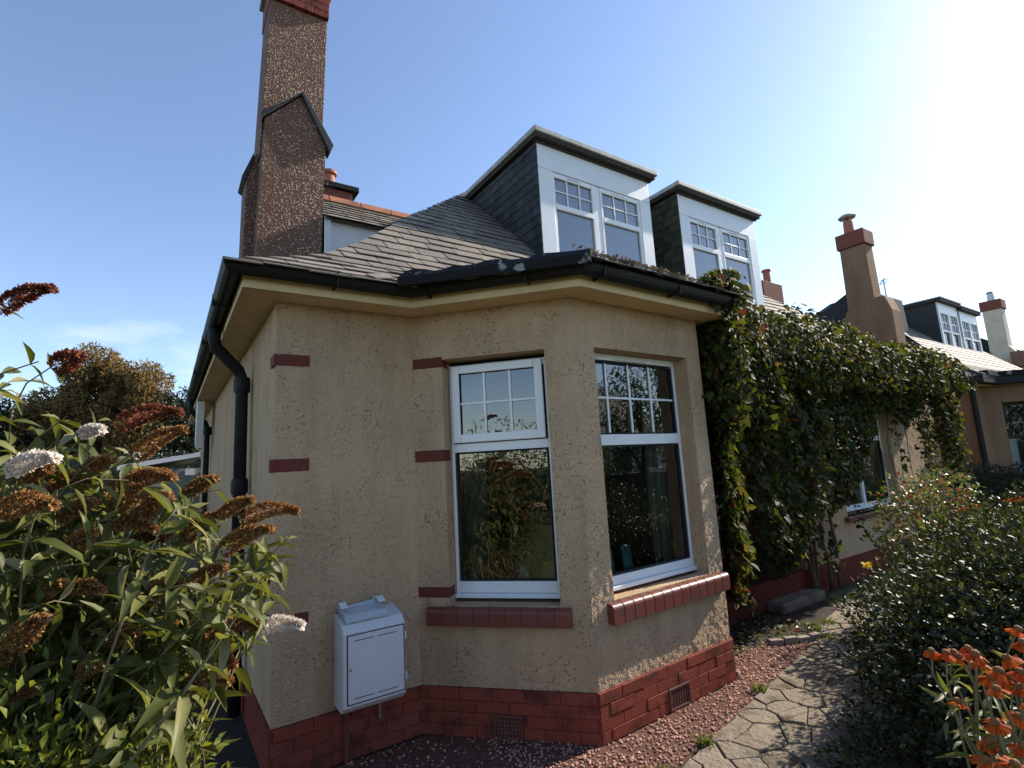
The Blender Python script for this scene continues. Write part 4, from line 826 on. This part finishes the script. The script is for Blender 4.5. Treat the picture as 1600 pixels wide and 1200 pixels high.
for k in range(22): a = R_.uniform(0, 6.28); q = Vector((5.8+R_.uniform(-.4, .4), -1.4, 0)); e_ = q+Vector((math.cos(a)*.45, math.sin(a)*.35, R_.uniform(.8, 1.35))); sm.tube([tuple(q), tuple(q.lerp(e_, .5)+Vector((0, 0, .1))), tuple(e_)], [.009, .006, .003], 5, False)
sm.build('stems', M['creep_stem'], rose, stuff=True)
mon = thing('montbretia', 'lime bladed plant with flame orange flower sprays beside the dark hedge', 'plant', (5.55, -1.9, 0))
n = 260; a = RNG.random(n)*6.28; P_ = np.c_[5.55+.12*np.cos(a), -1.9+.12*np.sin(a), .35+0*a]; D_ = np.c_[np.cos(a)*.35, np.sin(a)*.35, np.ones(n)]; leaves(P_, D_, unitv(n), .5+.35*RNG.random(n), .016, M['lime'], mon, blade(.25, .2), 60)
for (x, y, z), (dx, dy, dz_) in (((5.62, -1.95, 1.14), (.16, -.12, .05)), ((5.75, -2.05, 1.17), (.14, -.1, -.02)), ((5.35, -1.75, 1.10), (.1, -.08, .04))):
    MB().tube([(5.55, -1.9, .4), (x-.05, y+.03, z-.1), (x, y, z), (x+dx, y+dy, z+dz_)], [.004, .003, .003, .002], 5).build('stem', M['bud_stem'], mon)
    n = 60; t = RNG.random((n, 1)); P_ = np.array([x, y, z])+t*np.array([dx, dy, dz_]); cloud('flower_spray', P_, nrm(unitv(n)+[0, 0, .6]), unitv(n), .04, .016, M['flame'], mon, OVAL, stuff=False)
yl = thing('yellow_flower', 'single yellow flower at the left edge of the large shrub', 'flower', (3.98, -1.52, .5))
MB().tube([(4.0, -1.6, .1), (3.98, -1.55, .5), (3.985, -1.52, .80)], .003, 5).build('stem', M['bud_stem'], yl); n = 30; cloud('petals', np.repeat([[3.985, -1.52, .81]], n, 0)+RNG.normal(size=(n, 3))*.012, nrm(unitv(n)+[0, -.4, .6]), unitv(n), .035, .016, M['yellow'], yl, OVAL)

hel = thing('helenium', 'clump of orange heleniums with brown cones in the near right corner', 'flowers', (1.25, -2.95, 0))
HEADS = [h for i, h in enumerate([(1455, 1018, 1.30), (1478, 1022, 1.28), (1512, 1014, 1.25), (1524, 1024, 1.22), (1530, 1036, 1.27), (1560, 1020, 1.28), (1575, 1030, 1.24), (1560, 1050, 1.15), (1548, 1060, 1.2), (1593, 1052, 1.2), (1558, 1078, 1.08), (1578, 1075, 1.15), (1497, 1098, 1.22), (1555, 1130, 1.05), (1590, 1120, 1.1), (1590, 985, 1.25), (1598, 1005, 1.2), (1575, 1068, 1.3), (1592, 1075, 1.2), (1600, 1040, 1.3), (1570, 1060, 1.22), (1598, 1168, 1.05), (1545, 1160, 1.15), (1612, 1010, 1.2), (1610, 1100, 1.1), (1585, 1195, 1.0), (1540, 1190, 1.1), (1490, 1020, 1.33), (1500, 1028, 1.3)]) if i % 6 != 5]
cone_me = pet_me = None
for i, (px, py, dep) in enumerate(HEADS):
    p = atpx(px, py, dep); tilt = Vector((R_.gauss(0, .22), R_.gauss(-.12, .22), 1)).normalized(); foot = Vector((1.28+R_.uniform(-.12, .2), -2.97+R_.uniform(-.1, .1), 0))
    st_ = MB().tube([tuple(foot), tuple(foot.lerp(p, .6)+Vector((0, 0, .12))), tuple(p-tilt*.06), tuple(p-tilt*.004)], [.004, .003, .0022, .002], 6).build('stem', M['bud_stem'], hel, smooth=True)
    if cone_me is None or i % 3 == 0:
        x = tilt.orthogonal().normalized(); n = 15; a = np.arange(n)*6.2832/n+RNG.normal(size=n)*.08; droop = R_.uniform(.15, .8)
        Pp = np.c_[np.cos(a)*.010, np.sin(a)*.010, np.zeros(n)]; Dp = np.c_[np.cos(a), np.sin(a), -droop*np.ones(n)+RNG.normal(size=n)*.2]
        o_ = cloud('flower_head', Pp, Dp, np.c_[np.cos(a)*.3, np.sin(a)*.3, np.ones(n)], .024+.004*RNG.random(n), .0115, M['petal'], None, ([(0, -.2, 0), (0, .2, 0), (.55, .42, -.02), (.55, -.42, -.02), (1, .5, -.16), (.92, .17, -.10), (1, 0, -.14), (.92, -.17, -.10), (1, -.5, -.16)], [(0, 1, 2, 3), (3, 2, 5, 7), (2, 4, 5), (5, 6, 7), (7, 8, 3)]), stuff=False); pet_me = o_.data; bpy.data.objects.remove(o_)
        c_ = MB().lathe((0, 0, 0), [(.004, -.004), (.0105, -.001), (.0125, .004), (.0115, .010), (.0075, .0145), (.002, .016)], 12).build('cone', M['cone'], smooth=True); cone_me = c_.data; bpy.data.objects.remove(c_)
    h_ = bpy.data.objects.new('flower_head', pet_me); COL.objects.link(h_); h_.parent = hel; h_.location = p-hel.location; h_.rotation_mode = 'QUATERNION'; h_.rotation_quaternion = tilt.to_track_quat('Z', 'Y'); h_.scale = [R_.uniform(.60, .82)]*3
    k_ = bpy.data.objects.new('cone', cone_me); COL.objects.link(k_); k_.parent = h_
Lp, Ld = [], []
for i in range(170):
    px, py, dep = HEADS[R_.randrange(len(HEADS))]; p = atpx(px+18+R_.gauss(0, 12), py+R_.uniform(25, 140), dep+R_.uniform(0, .2)); Lp.append(p); Ld.append((R_.gauss(-.3, .8), R_.gauss(-.2, .6), R_.gauss(.25, .35)))
Lp, Ld = np.array(Lp), np.array(Ld); leaves(Lp, Ld, nrm(unitv(170)+[0, 0, 1.2]), .045+.04*RNG.random(170), .013, M['bud'], hel, blade(.3, .15), 150)

# ================================================================== boundary hedges, neighbours, far garden
def hedge(x0, y0, x1, y1, h, n, lab, lz=.05, mat='hedge', group=None):
    t = thing('hedge', lab, 'hedge', ((x0+x1)/2, (y0+y1)/2, 0), group); MB().box(x0+.08, y0+.08, 0, x1-.08, y1-.08, h-.08).build('core', M['hedge'], t)
    sx_, sy_ = x1-x0, y1-y0; A = np.array([sx_*h, sx_*h, sy_*h, sy_*h, sx_*sy_]); side = RNG.choice(5, n, p=A/A.sum()); u, v = RNG.random(n), RNG.random(n)
    Pn = np.zeros((n, 3)); Nn_ = np.zeros((n, 3))
    for k, (ax, val) in enumerate((('y', y0), ('y', y1), ('x', x0), ('x', x1), ('z', h))):
        m_ = side == k
        if ax == 'y': Pn[m_] = np.c_[x0+u[m_]*sx_, np.full(m_.sum(), val), v[m_]*h]; Nn_[m_, 1] = -1 if k == 0 else 1
        elif ax == 'x': Pn[m_] = np.c_[np.full(m_.sum(), val), y0+u[m_]*sy_, v[m_]*h]; Nn_[m_, 0] = -1 if k == 2 else 1
        else: Pn[m_] = np.c_[x0+u[m_]*sx_, y0+v[m_]*sy_, np.full(m_.sum(), h)]; Nn_[m_, 2] = 1
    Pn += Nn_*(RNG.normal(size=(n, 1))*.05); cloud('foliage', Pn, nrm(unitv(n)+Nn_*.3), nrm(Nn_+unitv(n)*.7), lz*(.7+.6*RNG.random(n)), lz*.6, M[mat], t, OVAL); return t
hedge(11.5, -5.5, 12.2, .25, 1.20, 14000, 'dark clipped hedge between the bungalow and the orange house')

nb = thing('neighbour_house', 'orange harled bungalow with twin white dormers beyond the hedge', 'house', (14, 2, 0))
NX = 12.75; NPATH = [(NX, 8), (NX, 0), (NX+.75, 0), (NX+1.45, -.75), (NX+2.9, -.75), (NX+3.6, 0), (NX+10, 0), (NX+10, 8)]
nw = MB()
for a, b in zip(NPATH, NPATH[1:]):
    T, L = frame(a, b); ops = [(.30, .80, .95, 2.45)] if a == NPATH[2] else []
    panel(nw, T, 0, L, 0, 2.80, ops, .14)
nw.build('wall', M['n_wall'], nb); TN, LN_ = frame(NPATH[2], NPATH[3])
nwin = MB(TN).box(.30, -.14, .95, .80, -.16, 2.45).build('window', M['groove'], nb)
for a, b in (((.30, -.139, .95), (.345, -.09, 2.45)), ((.755, -.139, .95), (.80, -.09, 2.45)), ((.346, -.139, 1.72), (.754, -.095, 1.78)), ((.346, -.139, 2.40), (.754, -.095, 2.45)), ((.346, -.139, .95), (.754, -.095, 1.0))): bar(TN, a, b, nwin, 'frame', 'dark_wood')
MB(TN).face((.345, -.12, 1.0), (.755, -.12, 1.0), (.755, -.12, 2.4), (.345, -.12, 2.4)).build('pane', M['n_glass'], nwin)
drape(TN, .36, .5, 1.0, 1.7, -.13, M['net'], .005, 20).build('net_curtain', M['net'], nwin)
s = MB(); sweep(s, NPATH, [(0, 2.80), (.22, 2.80), (.22, 2.84), (0, 2.84)]); s.build('soffit', M['soffit'], nb)
s = MB(); sweep(s, NPATH, [(.225, 2.79), (.33, 2.81), (.33, 2.95), (.225, 2.95)]); s.build('gutter', M['black'], nb)
s = MB(); sweep(s, NPATH[1:5], [(.20, 2.96), (.34, 2.96), (.34, 3.06), (.20, 3.06)]); s.build('lead_flashing', M['lead'], nb)
MB().tube([(NX-.07, -.06, 2.8), (NX-.07, -.06, 0)], .05, 10).build('downpipe', M['black'], nb)
nroof = MB(); e = .33; nr = [[(NX-e, -e, 2.95), (NX+10+e, -e, 2.95), (NX+10+e, 8+e, 2.95), (NX-e, 8+e, 2.95)], [(NX+.9, .55, 3.45), (NX+9, .55, 3.45), (NX+9, 7.4, 3.45), (NX+.9, 7.4, 3.45)], [(NX+4.6, 3.7, 6.35), (NX+5.5, 3.7, 6.35), (NX+5.5, 4.3, 6.35), (NX+4.6, 4.3, 6.35)]]
for a, b in zip(nr, nr[1:]):
    for i in range(4): nroof.face(a[i], a[(i+1) % 4], b[(i+1) % 4], b[i])
nroof.face(*nr[-1]); nrf = nroof.build('roof', M['slate_dark'], nb)
ns = MB(); hx = lambda y: NX-e+(y+e)*(.33+.9)/(.55+e) if y < .55 else NX+.9+(y-.55)*(3.7/3.15); zz = lambda y: 2.95+(y+e)*(.5/(.55+e)) if y < .55 else 3.45+(y-.55)*(2.9/3.15)
y = -e; i = 0
while y < 3.6:     # slate courses of the sunlit front slope
    y2 = y+.15; x = hx(y)
    while x < NX+8:
        x2 = x+.33; a = [(max(x, hx(y)), y, zz(y)+.03), (x2-.012, y, zz(y)+.03), (x2-.012, y2+.02, zz(y2+.02)+.012), (max(x, hx(y2)), y2+.02, zz(y2+.02)+.012)]
        if y < 1.5 or x < NX+4.4 or x > NX+7.6: ns.prism(a, (0, -.002, -.012))
        x = x2 if x > hx(y) else hx(y)+.17+(.16 if i % 2 else 0)
    y = y2; i += 1
ns.build('slates', M['slate'], nrf, stuff=True)
def ndormer(X0, wd, zt, cheek):
    yf = 1.5; root = MB().box(X0, yf, 3.95, X0+.10, yf+.08, zt-.12).build('dormer', M['upvc_old'], nb)
    for a, b in (((X0+wd-.08, yf, 3.95), (X0+wd, yf+.08, zt-.12)), ((X0+wd*.47, yf, 3.95), (X0+wd*.55, yf+.08, zt-.42)), ((X0+.101, yf+.002, zt-.42), (X0+wd-.081, yf+.08, zt-.12)), ((X0+.101, yf+.004, 4.14), (X0+wd-.081, yf+.08, 4.22))): MB().box(*a, *b).build('face_panel', M['upvc_old'], root)
    MB().box(X0+.1, yf+.05, 3.95, X0+wd-.08, yf+.09, 4.14).build('face_panel', M['purple_wood'], root)
    for g0, g1 in ((X0+.10, X0+wd*.47), (X0+wd*.55, X0+wd-.08)):
        MB().face((g0, yf+.06, 4.2), (g1, yf+.06, 4.2), (g1, yf+.06, zt-.42), (g0, yf+.06, zt-.42)).build('pane', M['n_glass'], root); MB().box(g0, yf+.35, 4.2, g1, yf+.37, zt-.42).build('room', M['purple_wood'], root)
        MB().box(g0, yf+.01, zt-.95, g1, yf+.07, zt-.90).build('transom', M['upvc_old'], root)
        for k in (1, 2): x = g0+(g1-g0)*k/3; MB().box(x-.018, yf+.03, zt-.90, x+.018, yf+.058, zt-.42).build('glazing_bar', M['upvc_old'], root)
        MB().box(g0, yf+.031, zt-.68, g1, yf+.057, zt-.65).build('glazing_bar', M['upvc_old'], root)
    for x in (X0-.012, X0+wd): MB().prism([(x, yf+.04, 3.9), (x, yf+.04, zt-.12), (x, 4.2, zt-.12), (x, 3.4, zt-.35)], (.012, 0, 0)).build('cheek', M[cheek], root)
    MB().box(X0-.08, yf-.10, zt-.118, X0+wd+.08, 4.3, zt-.03).build('eaves_board', M['dark_wood'], root); MB().box(X0-.10, yf-.12, zt-.028, X0+wd+.1, 4.4, zt).build('flat_roof', M['lead_grey'], root)
ndormer(17.15, 1.45, 5.68, 'slate_dark'); ndormer(18.78, 1.5, 5.62, 'slate_dark')
nc = MB().prism([(12.43, .95, 0), (12.43, .95, 4.62), (12.43, 1.06, 4.97), (12.43, 1.25, 4.97), (12.43, 1.84, 4.80), (12.43, 2.05, 4.2), (12.43, 2.05, 0)], (.5, 0, 0)).build('chimney', M['n_wall'], nb, bevel=.03)
MB().prism([(12.50, 1.26, 4.7), (12.50, 1.83, 4.7), (12.50, 1.81, 6.28), (12.50, 1.29, 6.28)], (.42, 0, 0)).build('flue_stack', M['n_wall'], nc, bevel=.02)
MB().box(12.45, 1.25, 6.282, 12.98, 1.85, 6.64).build('brick_band', M['n_brick'], nc, bevel=.02)
MB().lathe((12.7, 1.62, 6.641), [(.11, 0), (.10, .32), (.08, .36)], 14).build('chimney_pot', M['pot'], nc); MB().lathe((12.7, 1.62, 7.06), [(.17, 0), (.19, .03), (.12, .08), (.02, .10)], 14).build('rain_cap', M['lead_grey'], nc)
for a in (0, 2.1, 4.2): MB().box(12.7+.08*math.cos(a)-.008, 1.62+.08*math.sin(a)-.008, 6.98, 12.7+.08*math.cos(a)+.008, 1.62+.08*math.sin(a)+.008, 7.06).build('cap_strut', M['lead_grey'], nc)
MB().prism([(12.9, 1.7, 4.2), (12.9, 1.75, 5.45), (12.9, 2.95, 4.85), (12.9, 3.6, 4.2)], (2.6, 0, 0)).build('side_gable', M['slate_dark'], nb)
ae = thing('tv_aerial', 'small television aerial on a thin mast beside the orange chimney', 'aerial', (14.6, 2.2, 5.2))
ap = lambda px, py: tuple(CAM+(fwd+cr*((px-800)/FPX)+cu*((600-py)/FPX))*12.6)
MB().tube([ap(1388, 480), ap(1380, 436)], .015, 6).build('mast', M['steel'], ae)
for k, y in enumerate((438, 441, 444)): MB().tube([ap(1374, y+1), ap(1387, y-2)], .008, 5).build('element', M['steel'], ae)
MB().tube([ap(1375, 444), ap(1383, 434)], .010, 5).build('boom', M['steel'], ae)
fc = thing('far_house', 'brown house with a red two pot chimney behind the bungalow roof', 'house', (19, 7, 0))
MB().box(15.0, 6, 0, 24, 12, 3).build('wall', M['n_wall'], fc); fr_ = MB(); fr_.prism([(14.6, 5.7, 3), (14.6, 12.3, 3), (14.6, 9, 5.6)], (9.8, 0, 0)); frf = fr_.build('roof', M['slate_dark'], fc)
fch = MB().prism([(16.55, 6.0, 3), (16.55, 6.7, 3), (16.55, 6.7, 7.62), (16.55, 6.0, 7.62)], (1.25, 0, 0)).build('chimney', M['n_brick'], frf, bevel=.02)
for x in (16.8, 17.5): MB().lathe((x, 6.35, 7.62), [(.13, 0), (.12, .55), (.16, .57), (.16, .63), (.1, .65)], 12).build('chimney_pot', M['pot'], frf)
cr_ = thing('cream_house', 'cream house with a tall red topped chimney at the right edge', 'house', (28, 4, 0))
MB().prism([(27.5, 2.0, 0), (27.5, 3.55, 0), (27.5, 3.55, 4.4), (27.5, 3.2, 5.0), (27.5, 2.55, 5.55), (27.5, 2.2, 5.0), (27.5, 2.0, 4.4)], (.6, 0, 0)).build('chimney_breast', M['n_cream'], cr_); MB().box(28, -.5, 0, 37, 8, 3.0).build('wall', M['n_cream'], cr_)
MB().prism([(28, -.9, 3), (28, 8.4, 3), (28, 3.7, 6.2)], (9, 0, 0)).build('roof', M['slate_dark'], cr_)
MB().box(27.55, 2.45, 5.2, 28.1, 3.05, 6.95).build('flue_stack', M['n_cream'], cr_, bevel=.02); MB().box(27.5, 2.40, 6.952, 28.15, 3.10, 7.35).build('brick_band', M['n_brick'], cr_, bevel=.02); MB().lathe((27.8, 2.75, 7.352), [(.13, 0), (.11, .32), (.14, .34), (.1, .40)], 12).build('chimney_pot', M['steel'], cr_)
MB().box(27.0, 1.95, 4.45, 28, 2.35, 5.05).build('side_stack', M['n_wall'], cr_); MB().box(25.0, 4.0, 0, 25.8, 4.6, 5.6).build('rear_stack', M['n_brick'], cr_)
for y in (4.12, 4.45): MB().lathe((25.4, y, 5.6), [(.11, 0), (.1, .4), (.12, .42), (.08, .48)], 10).build('chimney_pot', M['pot'], cr_)
nch = MB().box(20.5, 4.2, 5.0, 21.0, 4.6, 6.15).build('rear_chimney', M['n_brick'], nb); MB().lathe((20.7, 4.4, 6.15), [(.12, 0), (.1, .45), (.14, .47), (.1, .55)], 10).build('chimney_pot', M['pot'], nb)

shed = thing('garden_shed', 'grey green garden shed with a white sloping roof edge behind the buddleia', 'shed', (-.4, 9.8, 0))
MB().box(-1.1, 9, 0, .35, 12, 2.02).build('wall', M['shed'], shed); MB().prism([(-1.3, 8.9, 2.02), (-1.3, 8.9, 2.10), (.02, 8.9, 2.30), (.02, 8.9, 2.22)], (0, 3.3, 0)).build('roof', M['deck'], shed)
MB().prism([(-1.32, 8.86, 2.03), (-1.32, 8.86, 2.12), (.03, 8.86, 2.33), (.03, 8.86, 2.24)], (0, .035, 0)).build('fascia_board', M['upvc_old'], shed); MB().box(-.22, 8.97, 1.88, -.06, 8.995, 2.0).build('window', M['upvc_old'], shed); MB().box(.16, 8.9, 0, .34, 8.995, 2.02).build('corner_post', M['door'], shed)

def tree(lab, specs, n, mat, lz, trunk, name='tree', gs=1.2, gap=-.12, droop=.2, group=None, asp=.4, th=.14):
    t = thing(name, lab, 'tree', (trunk[0], trunk[1], 0), group); P_, U_ = lobes(specs, n, .75, gap, gs, len(lab)); k = len(P_)
    cloud('crown', P_, nrm(U_*.5+unitv(k)*.9-[0, 0, droop]), nrm(U_*.4+unitv(k)+[0, 0, .4]), lz*(.6+.8*RNG.random(k)), lz*asp, M[mat], t, DIAM)
    b = Vector((*trunk, 0)); top = max(c[2] for c, _ in specs); m_ = MB(); m_.tube([tuple(b), tuple(b+Vector((.1, 0, top*.5))), tuple(b+Vector((0, .1, top)))], [th, th*.7, th*.2], 8)
    tk = m_.build('trunk', M['bark'], t, smooth=True)
    for c, r_ in specs: MB().tube([tuple(b+Vector((0, 0, top*.35))), tuple(Vector(c).lerp(b+Vector((0, 0, c[2])), .4)), tuple(Vector(c)+Vector((0, 0, r_[2]*.5)))], [th*.45, th*.3, th*.1], 6).build('limb', M['bark'], tk)
    return t
tree('tall olive brown tree with twin rounded heads beyond the garden', [((-2.95, 21.3, 6.0), (.95, .9, 1.05)), ((-1.35, 20.4, 5.35), (.95, .9, 1.0)), ((-2.6, 21.2, 4.6), (1.5, 1.0, 1.3)), ((-1.6, 20.6, 4.1), (1.4, 1.0, 1.2)), ((-4.0, 22, 4.4), (1.2, 1, 1.1)), ((-3.4, 21.8, 3.4), (1.8, 1.2, 1.3)), ((-2.25, 21, 5.6), (.7, .7, .8))], 60000, 'tree_br', .19, (-2.4, 21), gs=1.6, gap=-.16, droop=.5, asp=.28)
tree('dark wispy small tree right of the olive brown tree', [((-.25, 17.6, 4.35), (.75, .7, .6)), ((.3, 17.4, 3.7), (.9, .8, .8)), ((-.3, 17.5, 3.3), (.9, .8, .8)), ((.2, 17.4, 2.4), (1.2, .8, 1.1))], 14000, 'tree_dk', .15, (0, 17.5), 'small_tree', 2.5, -.1)
tree('dark evergreen shrub mass left of the olive brown tree', [((-5.4, 22.5, 3.6), (1.6, 1.2, 1.5)), ((-7.2, 23, 3.3), (1.8, 1.2, 1.4))], 14000, 'tree_dk', .22, (-6, 22.8), 'evergreen_tree', 1.5, -.3)
tree('thin pointed conifer far off at the left edge', [((-8.2, 36, 5.5), (.35, .35, 1.6)), ((-8.2, 36, 3.6), (.7, .7, 1.6))], 2500, 'tree_dk', .12, (-8.2, 36), 'conifer', 2, -.4)
hedge(-9, 15, .8, 16.2, 2.55, 9000, 'tall rough hedge across the back garden behind the shed', .11)
hedge(-4.5, 4.2, -1.1, 5.0, 1.55, 6000, 'low dark hedge along the garden side behind the buddleia', .06)

# across the road, behind the camera: what the bay window mirrors
ho = thing('house_opposite', 'pale house with a dark hipped roof across the road, mirrored in the front bay window', 'house', (24, -23, 0))
MB().box(19.5, -27, 0, 30, -20, 3.2).build('wall', M['n_cream'], ho)
a = [(19, -27.5, 3.2), (30.5, -27.5, 3.2), (30.5, -19.5, 3.2), (19, -19.5, 3.2)]; t_ = [(22.3, -23.5, 6.9), (27.4, -23.5, 6.9)]
q = MB(); q.face(a[0], a[1], t_[1], t_[0]); q.face(a[1], a[2], t_[1]); q.face(a[2], a[3], t_[0], t_[1]); q.face(a[3], a[0], t_[0]); q.build('roof', M['slate_dark'], ho)
MB().box(20.6, -23, 4.5, 21.5, -22, 7.6).build('chimney', M['n_brick'], ho)
for x in (20.8, 23.8, 26.8): wz = MB().box(x, -19.99, 1.0, x+1.6, -19.94, 2.5).build('window', M['upvc_old'], ho); MB().box(x+.1, -19.93, 1.1, x+1.5, -19.92, 2.4).build('pane', M['groove'], wz)
tree('leafy green garden tree near the road, mirrored in the front bay window', [((12.3, -8.6, 3.5), (1.3, 1.2, 1.3)), ((13.2, -8.2, 2.6), (1.2, 1.1, 1.2)), ((11.6, -9.0, 2.2), (.9, 1, .9))], 8000, 'tree_gr', .14, (12.4, -8.6), 'garden_tree', 1.5, -.1)
tree('bushy green tree left of the garden, mirrored in the canted bay window', [((-7.5, -6.8, 1.7), (1.6, 1.3, 1.3)), ((-9.0, -6.0, 1.6), (1.6, 1.3, 1.5)), ((-6.5, -8.2, 1.6), (1.4, 1.2, 1.2))], 8000, 'tree_gr', .11, (-7.6, -6.8), 'garden_tree', 1.6, -.1)
hedge(-14, -9.8, 20, -8.9, 1.35, 12000, 'long garden hedge beside the road, mirrored in the bay window', .08)
